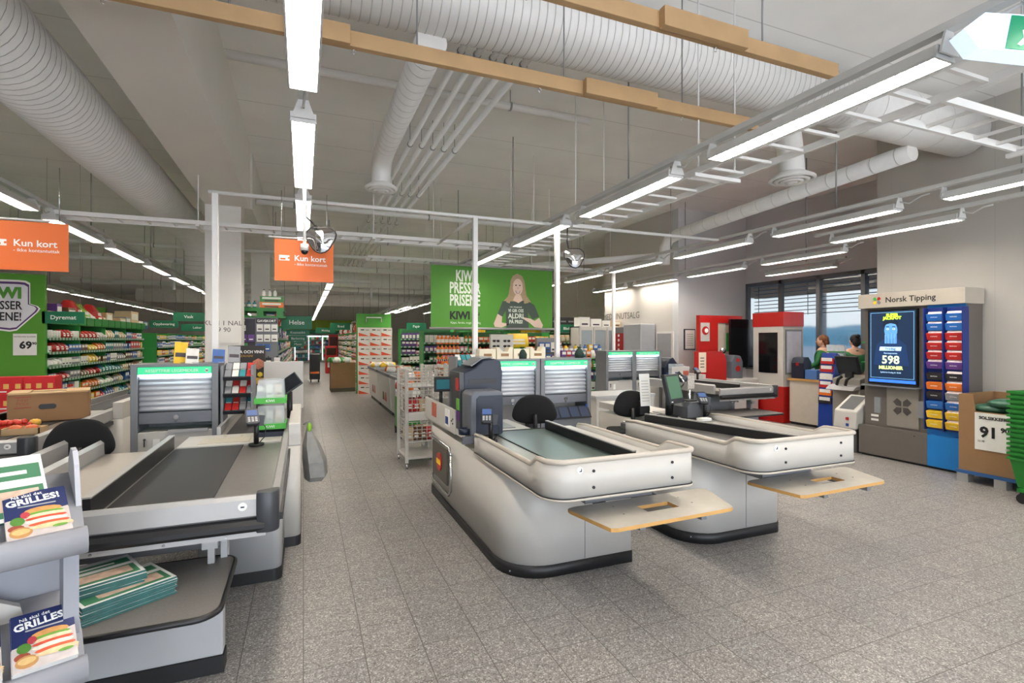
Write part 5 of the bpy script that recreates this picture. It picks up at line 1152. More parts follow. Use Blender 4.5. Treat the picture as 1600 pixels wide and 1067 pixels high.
t=thing('red_divider_panel','rounded red panel with a paper note standing beside the far checkout','panel',(7.6,8.05,0)); MB().extr([(7.22,0),(8.02,0),(8.02,1.22),(7.98,1.34),(7.9,1.40),(7.8,1.42),(7.22,1.42)],'y',8.05,8.09).build('panel_board',RED,t,world=True); MB().box(7.30,7.48,8.04,8.05,1.0,1.40).build('paper_note',mat('note_cream',(230,214,190),.7),t,world=True); g=MB(); [g.box(7.33,7.43,8.038,8.04,1.1+.06*i,1.115+.06*i) for i in range(4)]; g.build('note_lines',TXTK,t,world=True)
t=thing('service_checkout','cream service counter behind the far grey checkout','counter',(8.2,8.3,0)); MB().box(8.04,8.75,7.9,8.5,.06,.86).build('counter_body',CREAM,t,world=True,bevel=.03); MB().box(8.05,8.74,7.92,8.5,0,.06).build('plinth',KICK,t,world=True)
t=thing('service_cash_machine','grey cash machine with a red round sticker on the cream service counter','cash machine',(8.3,8.1,.86)); MB().extr([(8.12,.86),(8.42,.86),(8.42,1.2),(8.36,1.32),(8.2,1.34),(8.12,1.2)],'y',8.0,8.35).build('housing',mat('slate_plastic'),t,world=True,bevel=.02); MB().tube([(8.28,7.99,1.06),(8.28,8.0,1.06)],.06,18).build('red_sticker',RED,t,world=True); MB().box(8.24,8.32,7.99,8.0,1.20,1.27).build('small_red_mark',RED,t,world=True)
t=thing('service_scanner','dark scanner cluster left of the grey cash machine','scanner',(8.1,8.3,.86)); MB().cyl(8.06,8.3,.86,1.3,.05,10).ell((8.0,8.2,1.32),.09,.09,.09).ell((8.1,8.22,1.42),.07,.06,.06).build('scanner_body',BLACK,t,world=True); MB().ell((7.98,8.12,1.44),.05,.04,.05).build('silver_cap',CHROME,t,world=True)
t=thing('wall_screen','big black screen standing between the red portal and the red kiosk','screen',(8.9,8.3,0)); MB().box(8.5,9.2,8.42,8.47,1.05,2.1).build('screen_panel',mat('gloss_black',(14,14,16),.12),t,world=True,bevel=.006); MB().box(8.82,8.88,8.46,8.5,0,1.05).build('stand',BLACK,t,world=True)
t=thing('red_kiosk','tall red and cream kiosk with black windows before the shop window','kiosk',(9.1,7.7,0))
MB().box(8.81,9.36,7.37,8.1,.72,1.92).build('cream_body',CREAM,t,world=True); MB().box(8.80,9.37,7.36,8.11,1.92,2.21).build('red_top',RED,t,world=True); MB().box(8.80,9.37,7.36,8.11,0,.72).build('red_bottom',RED,t,world=True)
MB().box(8.795,8.81,7.50,7.95,.98,1.80).build('black_window',mat('gloss_black'),t,world=True); MB().box(8.86,9.32,7.355,7.37,.96,1.86).build('poster_frame',GREYP,t,world=True); MB().box(8.89,9.29,7.35,7.355,1.0,1.82).build('poster',mat('kiosk_poster',(196,196,212),.5,noise=.2,scale=4),t,world=True)
# service counter with people
t=thing('service_counter','long beige service counter along the window side','counter',(9.1,6.6,0)); MB().box(8.90,9.35,5.9,7.3,.05,.86).build('counter_body',mat('beige_laminate',(196,188,174),.5),t,world=True); MB().box(8.86,9.4,5.88,7.32,.86,.90).build('worktop',PLYE,t,world=True); MB().box(8.93,9.35,5.92,7.3,0,.05).build('plinth',KICK,t,world=True)
t=thing('counter_cash_unit','navy and blue cash unit with red mark on the beige service counter','cash machine',(9.0,7.1,.90)); MB().extr([(8.88,.90),(9.10,.90),(9.10,1.22),(9.02,1.32),(8.92,1.30),(8.88,1.2)],'y',6.98,7.25).build('tall_unit',NAVY,t,world=True,bevel=.012); MB().box(8.9,9.12,6.72,6.97,.90,1.08).build('low_unit',mat('steel_blue',(70,110,170),.4),t,world=True,bevel=.01); MB().box(8.872,8.88,7.08,7.14,1.15,1.21).build('red_mark',RED,t,world=True)
t=thing('paper_stand','clear tiered stand of white leaflets on the beige service counter','leaflet stand',(9.1,6.55,.9)); 
for i in range(4): M=Matrix.Translation((9.02+.03*i,6.5,.94+.16*i))@Matrix.Rotation(R(-12),4,'Y'); MB().box(0,.01,-.17,.17,0,.14,M=M).build('leaflet_row',mat('leaflets',(206,214,222),.5,noise=.2,scale=12),t,world=True); MB().box(-.01,0,-.17,.17,0,.02,M=M).build('green_edge',SGREEN,t,world=True)
MB().box(9.0,9.2,6.32,6.68,.90,.92).box(9.14,9.16,6.34,6.66,.9,1.55).build('stand_frame',ACRYL,t,world=True)
t=thing('small_ticket_rack','slim blue ticket rack with red and orange pockets before the service counter','ticket rack',(8.6,6.35,0)); MB().extr([(8.62,0),(8.84,0),(8.84,1.38),(8.74,1.42),(8.66,1.0)],'y',6.22,6.50).build('blue_body',mat('royal_blue',(24,60,150),.4),t,world=True,bevel=.01)
for i,c in enumerate(('black','orange','red','white','red','red')):
    M=Matrix.Translation((8.645+.012*i,6.24,.52+.14*i)); p=MB().box(-.03,.0,0,.24,0,.10,M=M).build('pocket',PM[c],t,world=True); MB().box(-.033,-.03,.02,.22,.05,.11,M=M).build('cards',PAPER,t,world=True)
t=thing('ticket_console','grey ticket console with a dark touch screen and four colour cross','console',(8.7,5.95,0)); GC=mat('console_grey',(150,146,138),.45)
MB().extr([(8.60,.05),(8.88,.05),(8.88,1.05),(8.60,.98)],'y',5.72,6.20).build('console_body',GC,t,world=True,bevel=.01); MB().box(8.62,8.88,5.73,6.19,0,.05).build('plinth',KICK,t,world=True); MB().extr([(8.42,.80),(8.88,.84),(8.88,.95),(8.5,.86)],'y',5.72,6.2).build('ledge',GREYL,t,world=True)
M=Matrix.Translation((8.66,5.96,1.22))@Matrix.Rotation(R(-20),4,'Y'); MB().box(-.02,.02,-.2,.2,-.16,.16,M=M).build('screen_housing',BLACK,t,world=True,bevel=.008); MB().box(-.023,-.02,-.17,.17,-.12,.13,M=M).build('screen_face',mat('dim_screen',(52,58,62),.15),t,world=True); MB().box(8.66,8.72,5.9,6.02,1.0,1.1).build('screen_neck',BLACK,t,world=True)
def cross(t,x,y,z,s,cols,nm='cross_mark'):
    for k,(a,c) in enumerate(zip((45,135,225,315),cols)):
        ca,sa=math.cos(R(a)),math.sin(R(a)); q=[(.12,-.0),(.45,-.32),(.95,-.28),(.95,.28),(.45,.32)]
        MB().extr([(y-(u*ca-v*sa)*s,z+(u*sa+v*ca)*s) for u,v in q],'x',x-.006,x).build(nm,c,t,world=True)
cross(t,8.60,5.96,.46,.125,(RED,mat('cross_green',(60,170,70)),mat('cross_yellow',(240,190,40)),mat('cross_blue',(30,120,190))))
for k in range(2): MB().tube([(8.5,5.9+.15*k,.88),(8.48,5.86+.15*k,.98),(8.54,5.84+.15*k,1.02)],.025,8).build('scanner_cradle',BLACK,t,world=True)
t=thing('newspaper_stand','stand of rolled newspapers and red magazines left of the lottery display','newspaper stand',(8.2,5.2,0)); MB().box(8.15,8.65,5.3,5.32,0,2.0).build('back_panel',GREYP,t,world=True)
for i,z in enumerate((.95,1.3,1.6)): MB().box(8.0,8.65,5.05,5.3,z,z+.02).build('tray',SGREEN if i else CREAM,t,world=True)
for j in range(6): item(B_,8.1+.1*j,5.1,[.97,1.32,1.62][j%3],.09,.12,.28,R(-30),['white','red','white','beige'][j%4],'in the newspaper stand by the lottery display','in the newspaper stand')
t=thing('waste_pod','slanted white ticket waste bin left of the lottery display','bin',(7.7,5.0,0)); MB().extr([(7.46,.0),(7.72,.0),(7.74,.35),(7.46,.32)],'y',5.02,5.32).build('dark_base',mat('dark_grey_base',(70,68,66)),t,world=True,bevel=.01); MB().extr([(7.42,.34),(7.76,.36),(7.80,.82),(7.44,.60)],'y',5.0,5.34).build('white_shell',CREAM,t,world=True,bevel=.02); MB().add([(7.47,5.06,.625),(7.75,5.06,.80),(7.75,5.28,.80),(7.47,5.28,.625)],[(0,1,2,3)]).build('slot',DK,t,world=True); MB().box(7.414,7.42,5.1,5.14,.47,.51).build('red_mark',RED,t,world=True); MB().box(7.414,7.42,5.1,5.14,.38,.42).build('blue_mark',BLUEP,t,world=True)
# ================================================================ LOTTERY STAND
NX=7.55; TP=mat('taupe_panel',(98,92,86),.5); NB=mat('lottery_blue',(20,120,196),.4)
t=thing('lottery_stand','tall taupe lottery stand with a big blue screen against the right wall','lottery stand',(7.7,4.3,0))
MB().box(NX,7.89,3.72,4.95,.43,2.10).build('back_panel',TP,t,world=True); MB().box(7.46,7.89,4.10,4.98,.03,.43).build('taupe_base',TP,t,world=True,bevel=.004); MB().box(7.46,7.89,3.72,4.10,.03,.43).build('blue_base',NB,t,world=True,bevel=.004); MB().box(7.5,7.89,3.74,4.96,0,.03).build('plinth',BLACK,t,world=True)
MB().box(7.48,7.89,3.70,5.0,2.10,2.30).build('header',mat('header_beige',(176,168,156),.5),t,world=True,bevel=.003)
text(t,'Norsk Tipping',(7.478,4.32,2.20),.105,TXTK,'-x',bold=.0015); cross(t,7.478,4.735,2.20,.062,(RED,mat('cross_green'),mat('cross_yellow'),GREYP),'header_cross')
MB().box(NX-.012,NX,3.72,4.14,.43,2.10).build('blue_panel',NB,t,world=True); MB().tube([(7.455,4.25,.38),(7.46,4.25,.38)],.008,8).build('lock',BLACK,t,world=True)
cross(t,NX-.018,4.44,.74,.13,(mat('cross_relief',(70,65,62)),)*4,'relief_cross'); MB().box(NX-.016,NX,4.24,4.64,.46,1.0).build('beige_plate',mat('plate_grey',(136,130,122),.5),t,world=True); MB().box(7.42,NX,4.2,4.92,1.0,1.012).build('ledge',GREYP,t,world=True)
for y in (4.72,4.16): MB().box(NX-.03,NX,y,y+.08,.62,.84).build('clear_pocket',ACRYL,t,world=True)
for z in (.50,.56): MB().box(NX-.004,NX,4.76,4.86,z,z+.03).build('white_tag',PAPER,t,world=True)
s=thing('lottery_screen','portrait blue advertising screen with a startled man and 598 millioner','screen',(7.53,4.55,1.04)); SX=7.51
MB().box(SX,NX,4.24,4.88,1.03,2.07).build('screen_frame',mat('gloss_black'),s,world=True,bevel=.005)
def scr(nm,pts,c,e,k): MB().extr(pts,'x',SX-.001-.0012*k,SX-.0012*k).build(nm,mat('screen_%d_%d_%d'%c,c,emis=e),s,world=True)
def ov(cy,cz,ry,rz,n=20): return [(cy+ry*math.cos(2*math.pi*i/n),cz+rz*math.sin(2*math.pi*i/n)) for i in range(n)]
scr('screen_image',[(4.26,1.06),(4.86,1.06),(4.86,2.05),(4.26,2.05)],(10,34,62),.9,1)
for p_ in ([(4.28,1.12),(4.84,1.12),(4.84,1.124),(4.28,1.124)],[(4.28,2.026),(4.84,2.026),(4.84,2.03),(4.28,2.03)],[(4.28,1.12),(4.284,1.12),(4.284,2.03),(4.28,2.03)],[(4.836,1.12),(4.84,1.12),(4.84,2.03),(4.836,2.03)]): scr('frame_line',p_,(130,190,230),1,2)
scr('blue_footer',[(4.26,1.06),(4.86,1.06),(4.86,1.10),(4.26,1.10)],(50,110,220),1.1,2)
scr('man_jacket',[(4.34,1.30),(4.80,1.30),(4.76,1.58),(4.66,1.66),(4.48,1.66),(4.38,1.58)],(14,44,82),1,2)
scr('man_face',ov(4.57,1.78,.085,.12),(84,142,200),.9,3); scr('man_hair',[(4.47,1.80),(4.47,1.90),(4.52,1.93),(4.62,1.93),(4.67,1.90),(4.67,1.80),(4.65,1.86),(4.57,1.88),(4.49,1.86)],(8,22,44),1,4)
for y in (4.53,4.61): scr('man_eye',ov(y,1.80,.018,.012,10),(220,236,250),1,4); scr('man_pupil',ov(y,1.80,.007,.008,8),(8,20,40),1,5); scr('man_brow',[(y-.022,1.828),(y+.022,1.828),(y+.018,1.838),(y-.018,1.838)],(8,22,44),1,5)
for i in range(8):
    y=4.50+.02*i; z=1.735-.004*abs(i-3.5); scr('man_finger',[(y-.008,1.60),(y+.008,1.60),(y+.008,z),(y,z+.01),(y-.008,z)],(96,152,206) if i%2 else (78,134,192),.9,5)
scr('banner_band',[(4.44,1.50),(4.72,1.50),(4.71,1.555),(4.43,1.555)],(170,205,235),1,6)
for b_,y,z,sz,c in (('Fredag',4.57,1.527,.05,(14,44,82)),('SUPER\nJACKPOT',4.55,1.97,.055,(190,240,60)),('Førstepremie',4.57,1.465,.032,(170,205,235)),('598',4.57,1.37,.155,(226,246,190)),('MILLIONER',4.57,1.265,.062,(226,246,150)),('Spillefrist fredag kl 18.00',4.57,1.20,.027,(170,205,235))):
    text(s,b_,(SX-.011,y,z),sz,mat('screen_%d_%d_%d'%c,c,emis=1),'-x',bold=.003 if sz>.05 else 0,line=.75)
RB=mat('rack_navy_blue',(16,44,120),.4)
t=thing('ticket_rack','blue two column ticket rack with coloured pockets on the lottery stand','ticket rack',(7.5,3.9,.5)); MB().box(7.50,NX-.013,3.70,4.13,.50,2.06).build('rack_back',RB,t,world=True)
for y in (3.695,3.905,4.115): MB().extr([(7.44,.5),(7.55,.5),(7.55,2.06),(7.42,2.06)],'y',y,y+.012).build('rack_side',RB,t,world=True)
rows=['yellow','yellow','blue','black','orange','black','purple','red','red','red','blue','blue']
for i in range(12):
    z=.54+.122*i+(.02 if i>5 else 0)
    for j,y in enumerate((3.715,3.925)):
        c=rows[i]; 
        if (i,j)==(3,0): c='grey'
        p_=MB().extr([(7.50,z-.01),(7.50,z+.09),(7.44,z+.075),(7.462,z-.01)],'y',y,y+.18).build('pocket',PM[c] if c!='blue' else mat('pocket_blue',(40,110,190),.35),t,world=True)
        if i>5 or j==0: MB().extr([(7.455,z+.07),(7.465,z+.07),(7.49,z+.108),(7.48,z+.108)],'y',y+.01,y+.17).build('ticket_cards',mat('ticket_print',(226,206,206),.5,noise=.25,scale=40),t,world=True)
        text(t,'KUPONG',(7.443,y+.09,z+.035),.018,TXTW,'-x')
# carton bin of sunflower seed
t=thing('blue_pallet','blue pallet with metal feet under the sunflower seed carton','pallet',(7.5,3.2,0)); MB().box(7.12,7.88,2.75,3.62,.10,.135).build('deck',mat('pallet_blue',(40,86,140),.7),t,world=True)
for y in (2.78,3.15,3.50): MB().box(7.13,7.25,y,y+.11,0,.10).build('foot',ALU,t,world=True); MB().box(7.72,7.86,y,y+.11,0,.10).build('foot',ALU,t,world=True)
t=thing('seed_carton','open brown carton bin of green seed bags with a white price card','carton',(7.5,3.2,.135))
MB().extr([(3.60,.135),(3.60,1.02),(3.46,1.02),(3.44,.83),(2.98,.83),(2.93,1.02),(2.8,1.02),(2.8,.135)],'x',7.15,7.165).build('front_wall',CARD,t,world=True); MB().box(7.165,7.85,3.585,3.60,.135,1.02).box(7.165,7.85,2.8,2.815,.135,1.02).box(7.835,7.85,2.815,3.585,.135,1.02).build('side_walls',CARD,t,world=True)
MB().box(7.140,7.148,3.02,3.44,.40,.82).build('price_card',PAPER,t,world=True)
text(t,'SOLSIKKEFRØ',(7.137,3.255,.765),.047,TXTK,'-x',bold=.0015); text(t,'91',(7.137,3.31,.60),.165,TXTK,'-x',bold=.006); text(t,'90',(7.137,3.165,.645),.075,TXTK,'-x',bold=.003); text(t,'22,95',(7.137,3.38,.50),.03,TXTK,'-x'); text(t,'ODL 4KG',(7.137,3.12,.44),.02,TXTK,'-x')
gb=MB().ell((0,0,0),.16,.20,.06,12,8).build('seed_bag'); gb.data.materials.append(mat('green_seed_film',(60,104,84),.35,noise=.45,scale=9)); tag(gb,'glossy green bag of seed lying in the brown carton bin','bag','seed bags in the carton bin'); gb.location=(7.33,3.36,.86)
for k,(x,y,z) in enumerate(((7.33,3.05,.86),(7.33,3.2,.93),(7.62,3.35,.88),(7.62,3.02,.88),(7.5,3.2,.80),(7.4,3.4,.76),(7.4,3.02,.76))): mcopy(gb,(x,y,z),(0,0,.4*k))
# nested green baskets
bk=MB(); x0,x1,y0,y1=-.27,.27,-.22,.22
def ringb(s,z): return [(x0*s,y0*s,z),(x1*s,y0*s,z),(x1*s,y1*s,z),(x0*s,y1*s,z)]
vs=ringb(.82,0)+ringb(1,.30)+ringb(1.06,.30)+ringb(1.06,.275)+ringb(1.0,.275)
fs=[(3,2,1,0)]+[(4*k+j,4*k+(j+1)%4,4*k+4+(j+1)%4,4*k+4+j) for k in range(4) for j in range(4)]
bk.add(vs,fs,False)
for k in range(9):
    a=x0*.92+(x1-x0)*.92*k/8; bk.box(a-.004,a+.004,y0*.97-.006,y0*.97,.05,.27); 
bb=bk.build('shopping_basket'); bb.data.materials.append(CRATEG); tag(bb,'bright green shopping basket nested in the tall stack at the right edge','basket','nested green shopping baskets'); bb.location=(6.85,2.625,.16); bb.rotation_euler=(0,0,R(80))
for k in range(1,15): mcopy(bb,(6.85,2.625,.16+.048*k),(0,0,R(80)))
t=thing('basket_trolley','black wheeled base under the stack of green baskets','trolley base',(6.85,2.64,0)); MB().box(6.66,7.04,2.42,2.86,.12,.155).build('base_frame',CRATEG,t,world=True)
for a,b in ((6.7,2.45),(7.0,2.45),(6.7,2.83),(7.0,2.83)): MB().tube([(a-.012,b,.05),(a+.012,b,.05)],.05,12).box(a-.01,a+.01,b-.02,b+.02,.08,.125).build('castor',BLACK,t,world=True)
# ================================================================ LEFT LANE GOODS
t=thing('banana_carton','open brown fruit carton with red print on the left checkout','carton',(-2.34,6.5,.86),16)
MB().box(-.30,.30,-.2,.2,0,.01).extr([(-.30,0),(.30,0),(.28,.27),(-.28,.27)],'y',-.2,-.19).extr([(-.30,0),(.30,0),(.28,.27),(-.28,.27)],'y',.19,.2).box(-.30,-.285,-.19,.19,0,.27).box(.285,.30,-.19,.19,0,.27).build('carton_walls',CARD,t); MB().box(-.29,.29,-.21,-.06,.27,.28).box(-.29,.29,.06,.21,.27,.28).box(.12,.3,-.2,.2,.28,.286).box(-.3,-.15,-.2,.2,.28,.286).build('lid_flaps',CARDL,t)
MB().extr([(x,z) for x,z in rrect(-.08,.05,.12,.17,.024)],'y',-.203,-.2).build('hand_hole',BLACK,t); MB().box(-.25,-.13,-.202,-.2,.14,.15).box(-.25,-.13,-.202,-.2,.24,.25).build('print_frame',mat('rust_print',(150,74,50)),t); text(t,'First\nPrice',(-.19,-.203,.20),.045,mat('rust_print'),world=False,line=.8); text(t,'First\nPrice',(.302,0,.16),.05,mat('rust_print'),rot=(90,0,90),world=False,line=.8)
tm=MB().ell((0,0,.026),.028,.028,.026,10,7).build('tomato'); tm.data.materials.append(mat('tomato_red',(196,52,34),.3)); tag(tm,'small red tomato heaped on the belt of the left checkout','tomato','tomatoes heaped on the left checkout'); tm.location=(-2.62,5.95,.858)
for k in range(44):
    l=k//20; mcopy(tm,(-2.62+.055*(k%7)+rnd.uniform(-.01,.01),5.75+.058*((k//7)%4)+rnd.uniform(-.01,.01),.858+.045*(k//28)))
t=thing('apple_tray','small brown tray of reddish apples on the left checkout','tray',(-2.2,5.55,.858)); MB().box(-2.32,-2.06,5.5,5.66,.856,.862).box(-2.32,-2.06,5.5,5.505,.86,.91).box(-2.32,-2.06,5.655,5.66,.86,.91).box(-2.32,-2.31,5.5,5.66,.86,.91).box(-2.07,-2.06,5.5,5.66,.86,.91).build('tray_body',CARDL,t,world=True)
ap=MB().lathe([(0,.01),(.025,0),(.042,.03),(.038,.06),(.015,.07),(0,.062)],14).build('apple'); ap.data.materials.append(mat('apple_skin',(214,108,62),.3,noise=.3,scale=14)); MB().cyl(0,0,.06,.08,.002,5).build('stem',mat('stem_brown',(70,50,30)),ap); tag(ap,'orange red apple standing in the small brown tray','apple','apples in the small tray'); ap.location=(-2.25,5.58,.862)
def acopy(x,y,z,l,g,m_=None):
    c=mcopy(ap,(x,y,z),(0,0,rnd.uniform(0,6)),l,g,m_); 
    for ch in list(ap.children): d=ch.copy(); COL.objects.link(d); d.parent=c
acopy(-2.14,5.58,.862,'orange red apple standing in the small brown tray','apples in the small tray')
ap_y=mat('apple_yellow',(226,176,66),.3,noise=.15,scale=14)
for k,(x,y,z) in enumerate(((-2.35,5.86,.858),(-2.27,5.98,.858),(-2.38,5.98,.858))): acopy(x,y,z,'yellow apple lying loose among the tomatoes','loose yellow apples',ap_y)
# red cartons
rc=MB(); rc.m(colm('carton_red',(198,30,38))).box(-.15,.15,-.1,.1,0,.2); rc.m(PAPER).box(-.12,.0,-.102,-.1,.02,.035); rc.m(colm('nut_print',(214,170,90))).box(-.03,.02,-.102,-.1,.06,.12).box(.08,.13,-.102,-.1,.06,.12).box(-.13,-.08,-.102,-.1,.06,.12)
rcb=rc.build('red_carton'); tag(rcb,'red printed drink carton in the stacked pile below the price wall','carton','stacked red cartons'); rcb.location=(-4.2,8.0,0)
for r_ in range(6):
    for c_ in range(5):
        if r_+c_==0: continue
        if r_==5 and c_<3: continue
        mcopy(rcb,(-4.2+.31*c_,8.0+.01*(c_%2),.201*r_))
# ================================================================ FOREGROUND MAGAZINE RACK
RK=mat('grey_rack_plastic',(150,153,162),.4); RX,RY=-.70,2.15
t=thing('magazine_rack','curved grey two tier magazine rack in the left foreground corner','magazine rack',(RX,RY,0),25)
def tier(z,lbl):
    prof=[(0,0),(-.02,-.004),(-.038,-.024),(-.043,-.052),(-.034,-.08),(-.005,-.092),(.03,-.08),(.10,.02),(.30,.12),(.30,.13),(.10,.035),(.03,-.045)]
    a=MB().extr([(p,z+q) for p,q in prof],'x',-.95,.02,True).build('tier_tray',RK,t); b=MB()
    return a
tier(1.02,'');tier(.585,'')
MB().extr([(.06,1.0),(.10,1.02),(.135,1.12),(.16,1.20),(.20,1.245),(.25,1.25),(.30,1.2),(.31,1.0)],'x',.005,.02).build('side_fin',mat('pale_rack_plastic',(178,180,188),.35),t)
MB().box(-.03,.012,.10,.20,.0,1.0).build('side_post',RK,t); MB().box(-.95,-.90,.10,.20,0,1.0).build('side_post',RK,t); MB().box(-.95,.0,.31,.325,.3,1.12).build('back_panel',RK,t)
MB().extr([(-.95,.62),(-.95,.78),(-.40,.80),(-.22,.78),(-.13,.72),(-.11,.62)],'y',.22,.26).build('rounded_divider',CREAM,t); MB().box(-.95,.05,.0,.4,0,.03).build('foot_plate',RK,t)
# magazines: a printed cover with burger
def magazine():
    o=MB(); W_,H_2,T=.158,.205,.006
    o.m(PAPER).box(-W_/2,W_/2,0,H_2,0,T); z=T+.0004
    o.m(mat('cover_navy',(40,50,96),.3,noise=.15,scale=12)).add([(-W_/2,H_2*.42,z),(W_/2,H_2*.55,z),(W_/2,H_2,z),(-W_/2,H_2,z)],[(0,1,2,3)])
    o.m(mat('cover_linen',(196,186,182),.4,noise=.25,scale=20)).add([(-W_/2,0,z),(W_/2,0,z),(W_/2,H_2*.55,z),(-W_/2,H_2*.42,z)],[(0,1,2,3)])
    def e(cx,cy,rx,ry,c,k,n=14): o.m(mat('food_%d_%d_%d'%c,c,.4,noise=.2,scale=60)); o.add([(cx+rx*math.cos(6.2832*i/n),cy+ry*math.sin(6.2832*i/n),z+.0003*k) for i in range(n)],[tuple(range(n))])
    e(.015,.112,.048,.016,(206,150,86),1); e(.015,.10,.052,.008,(110,160,60),2); e(.02,.09,.05,.009,(226,206,170),3); e(.02,.078,.053,.008,(206,80,50),4); e(.02,.066,.053,.010,(232,222,204),5); e(.025,.052,.052,.009,(214,90,54),6); e(.03,.04,.055,.010,(226,196,150),7); e(.05,.032,.02,.006,(110,160,60),8)
    e(-.05,.078,.018,.018,(78,130,50),2); e(-.045,.03,.028,.022,(190,140,84),3); e(-.045,.033,.022,.012,(214,180,120),4); e(-.03,.10,.012,.014,(180,60,70),3); e(-.055,.05,.02,.014,(150,70,50),2)
    m_=o.build('grill_magazine',None); t_=text(m_,'GRILLES!',(-.005,.162,T+.0012),.036,TXTW,rot=(0,0,6),world=False,bold=.001); text(m_,'Nå skal det',(-.02,.186,T+.0012),.017,TXTW,rot=(0,0,6),world=False); MB().box(-.045,.05,.136,.141,T+.0006,T+.0012).build('subtitle_line',GREYL,m_)
    return m_
mg=magazine(); from mathutils import Euler
RM=Matrix.Translation((RX,RY,0))@Matrix.Rotation(R(25),4,'Z')
def place(o,lx,ly,lz,tilt,yaw=0):
    m_=RM@Matrix.Translation((lx,ly,lz))@Matrix.Rotation(R(yaw),4,'Z')@Matrix.Rotation(R(tilt),4,'X'); o.location=m_.to_translation(); o.rotation_euler=m_.to_euler()
def mstack(lx,ly,lz,tilt,n,lab,grp,yaw=0,src=mg,first=False,dz=.0065):
    for k in range(n):
        if first and k==n-1: c=src
        else:
            c=src.copy(); COL.objects.link(c)
            for ch in list(src.children):
                d=ch.copy(); COL.objects.link(d); d.parent=c
                if d.type=='FONT' and k<n-1: pass
        place(c,lx+.002*(k%2),ly-dz*k*math.sin(R(tilt)),lz+dz*k*math.cos(R(tilt)),tilt,yaw); tag(c,lab,'magazine',grp)
mstack(-.095,.005,1.0,34,3,'grill magazine in the right pile on the upper tier of the magazine rack','upper right pile of magazines',2,first=True)
mstack(-.275,.005,1.0,34,3,'grill magazine in the left pile on the upper tier of the magazine rack','upper left pile of magazines',2)
mstack(-.085,.005,.57,34,6,'grill magazine in the right pile on the lower tier of the magazine rack','lower right pile of magazines',-1)
mstack(-.265,.005,.57,34,6,'grill magazine in the left pile on the lower tier of the magazine rack','lower left pile of magazines',0)
def newspaper(w,h,T):
    o=MB(); z=T+.0004
    o.m(mat('news_edge',(48,96,94),.7,noise=.3,scale=30)).box(-w/2,w/2,0,h,0,T); o.m(PAPER).add([(-w/2,0,z),(w/2,0,z),(w/2,h,z),(-w/2,h,z)],[(0,1,2,3)])
    g_=colm('news_green',(58,120,84)); o.m(g_).box(-w*.46,w*.46,h*.62,h*.86,z,z+.0003); o.m(g_).box(-w*.46,w*.46,h*.06,h*.5,z,z+.0003); o.m(mat('news_photo',(200,170,150),.5,noise=.4,scale=25)).box(-w*.3,w*.4,h*.15,h*.45,z+.0003,z+.0006); o.m(TXTW).box(-w*.35,w*.3,h*.70,h*.76,z+.0003,z+.0006)
    return o.build('newspaper')
np_=newspaper(.22,.25,.009)
mstack(-.17,.10,1.045,46,2,'green printed newspaper leaning behind the magazines on the upper tier','newspapers on the rack',6,src=np_,first=True,dz=.0095)
n2=newspaper(.34,.26,.009)
k=0
for px_,py_,n_,rz_ in ((-.80,2.62,13,28),(-.67,2.60,8,34)):
    for i in range(n_):
        c=n2 if k==0 else n2.copy()
        if k: COL.objects.link(c)
        c.location=(px_+rnd.uniform(-.006,.006)+.001*i,py_+rnd.uniform(-.006,.006),.5135+.0095*i); c.rotation_euler=(0,0,R(rz_+rnd.uniform(-2,2))); k+=1
        tag(c,f'folded newspaper in the {"taller back" if n_==13 else "lower front"} pile on the shelf of the foreground checkout','newspaper',f'{"taller" if n_==13 else "lower"} pile of newspapers')
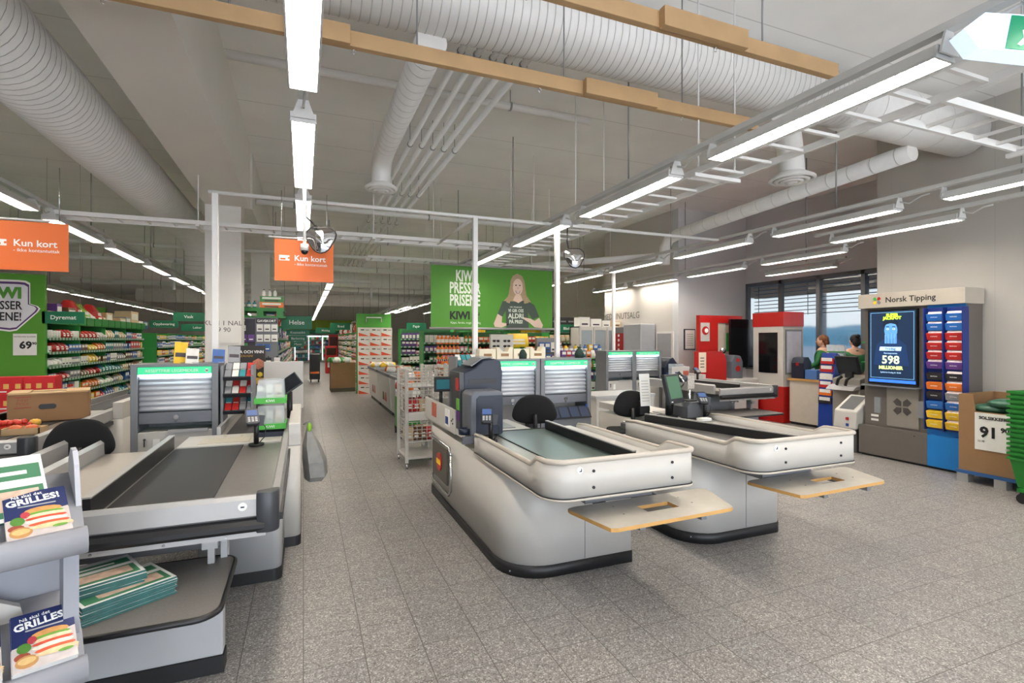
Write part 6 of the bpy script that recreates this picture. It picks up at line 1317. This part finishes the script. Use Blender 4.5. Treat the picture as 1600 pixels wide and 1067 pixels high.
# ================================================================ PEOPLE
def person(loc,rz,label,hairc,arm):
    t=thing('person',label,'person',loc,rz)
    J=[(0,0,.95,.15),(0,0,1.12,.135),(0,.0,1.30,.165),(0,0,1.42,.12),(0,-.01,1.50,.055),
       (-.19,0,1.40,.065),(-.25,-.06,1.16,.052),(-.22,-.30,1.08,.04),(-.20,-.40,1.10,.028),
       (.19,0,1.40,.065),(.25,-.06,1.16,.052),(.22,-.30,1.08,.04),(.20,-.40,1.10,.028),
       (-.10,0,.86,.10),(-.10,-.01,.48,.07),(-.10,0,.09,.05),(-.10,-.14,.04,.045),(.10,0,.86,.10),(.10,-.01,.48,.07),(.10,0,.09,.05),(.10,-.14,.04,.045)]
    E=[(0,1),(1,2),(2,3),(3,4),(3,5),(5,6),(6,7),(7,8),(3,9),(9,10),(10,11),(11,12),(0,13),(13,14),(14,15),(15,16),(0,17),(17,18),(18,19),(19,20)]
    def skin(nm,idx,m_,k=1.0):
        mp={j:i for i,j in enumerate(idx)}; me=bpy.data.meshes.new(nm); me.from_pydata([J[j][:3] for j in idx],[(mp[a],mp[b]) for a,b in E if a in mp and b in mp],[])
        o=bpy.data.objects.new(nm,me); COL.objects.link(o); o.parent=t; sk=o.modifiers.new('skin','SKIN')
        for i,j in enumerate(idx): v=me.skin_vertices[0].data[i]; r=J[j][3]*k; v.radius=(r*(1.15 if j in(1,2) else 1),r)
        me.skin_vertices[0].data[0].use_root=True; sk.use_smooth_shade=True; s_=o.modifiers.new('s','SUBSURF'); s_.levels=1; s_.render_levels=2; me.materials.append(m_); return o
    body=skin('body',list(range(21)),SKIN,.93)
    skin('jacket',[0,1,2,3,5,6,7,9,10,11],mat('green_uniform',(34,112,62),.7),1.08)
    skin('trousers',[0,13,14,15,17,18,19],mat('dark_trousers',(32,34,40),.8),1.06)
    MB().ell((0,0,1.42),.15,.10,.075,16,10).build('collar',mat('green_uniform'),t)
    h=MB(); h.ell((0,-.02,1.62),.075,.092,.115,16,12).ell((0,-.115,1.61),.012,.02,.02,8,6).ell((-.078,-.01,1.62),.012,.02,.03,8,6).ell((.078,-.01,1.62),.012,.02,.03,8,6).cyl(0,0,1.46,1.56,.05,12); h.build('head',SKIN,t)
    MB().ell((-.03,-.102,1.64),.012,.006,.007,8,6).ell((.03,-.102,1.64),.012,.006,.007,8,6).build('eyes',BLACK,t); MB().ell((0,-.103,1.57),.022,.006,.006,8,6).build('mouth',mat('lips',(170,96,90)),t)
    hm=mat('hair_%d'%hairc[0],hairc,.7,noise=.2,scale=30); g=MB(); g.ell((0,.012,1.66),.088,.098,.098,16,12).ell((0,.06,1.60),.075,.06,.08,12,8)
    if arm: g.ell((0,.10,1.72),.045,.045,.04,10,8)
    g.build('hair',hm,t)
    for s_ in (-1,1):
        hd=MB(); hd.ell((s_*.20,-.44,1.10),.035,.05,.018,10,8); 
        for q in range(4): hd.tube([(s_*.20+(q-1.5)*.017,-.475,1.10),(s_*.20+(q-1.5)*.018,-.51-.006*(q in(1,2)),1.098),(s_*.20+(q-1.5)*.017,-.54-.008*(q in (1,2)),1.085)],.008,6,rs=[.009,.008,.006])
        hd.tube([(s_*.20-s_*.03,-.44,1.105),(s_*.20-s_*.055,-.47,1.10),(s_*.20-s_*.058,-.495,1.09)],.009,6,rs=[.011,.009,.007]); hd.build('hand',SKIN,t)
    return t
person((9.68,7.18,0),205,'person in a green shirt with brown hair behind the leaflet stand',(120,72,44),False)
person((9.66,6.52,0),150,'person in a green jacket with dark tied hair behind the service counter',(26,22,24),True)
# ---------------------------------------------------------------- lettering becomes plain meshes
for m_ in list(KIND.values()): bpy.data.objects.remove(m_[0])
bpy.context.view_layer.update(); dg=bpy.context.evaluated_depsgraph_get()
for o in [o for o in COL.objects if o.type=='FONT']:
    me=bpy.data.meshes.new_from_object(o.evaluated_get(dg)); nm=o.name
    n=bpy.data.objects.new('lettering',me); COL.objects.link(n); n.parent=o.parent
    n.location=o.location; n.rotation_euler=o.rotation_euler; n.scale=o.scale
    bpy.data.objects.remove(o)
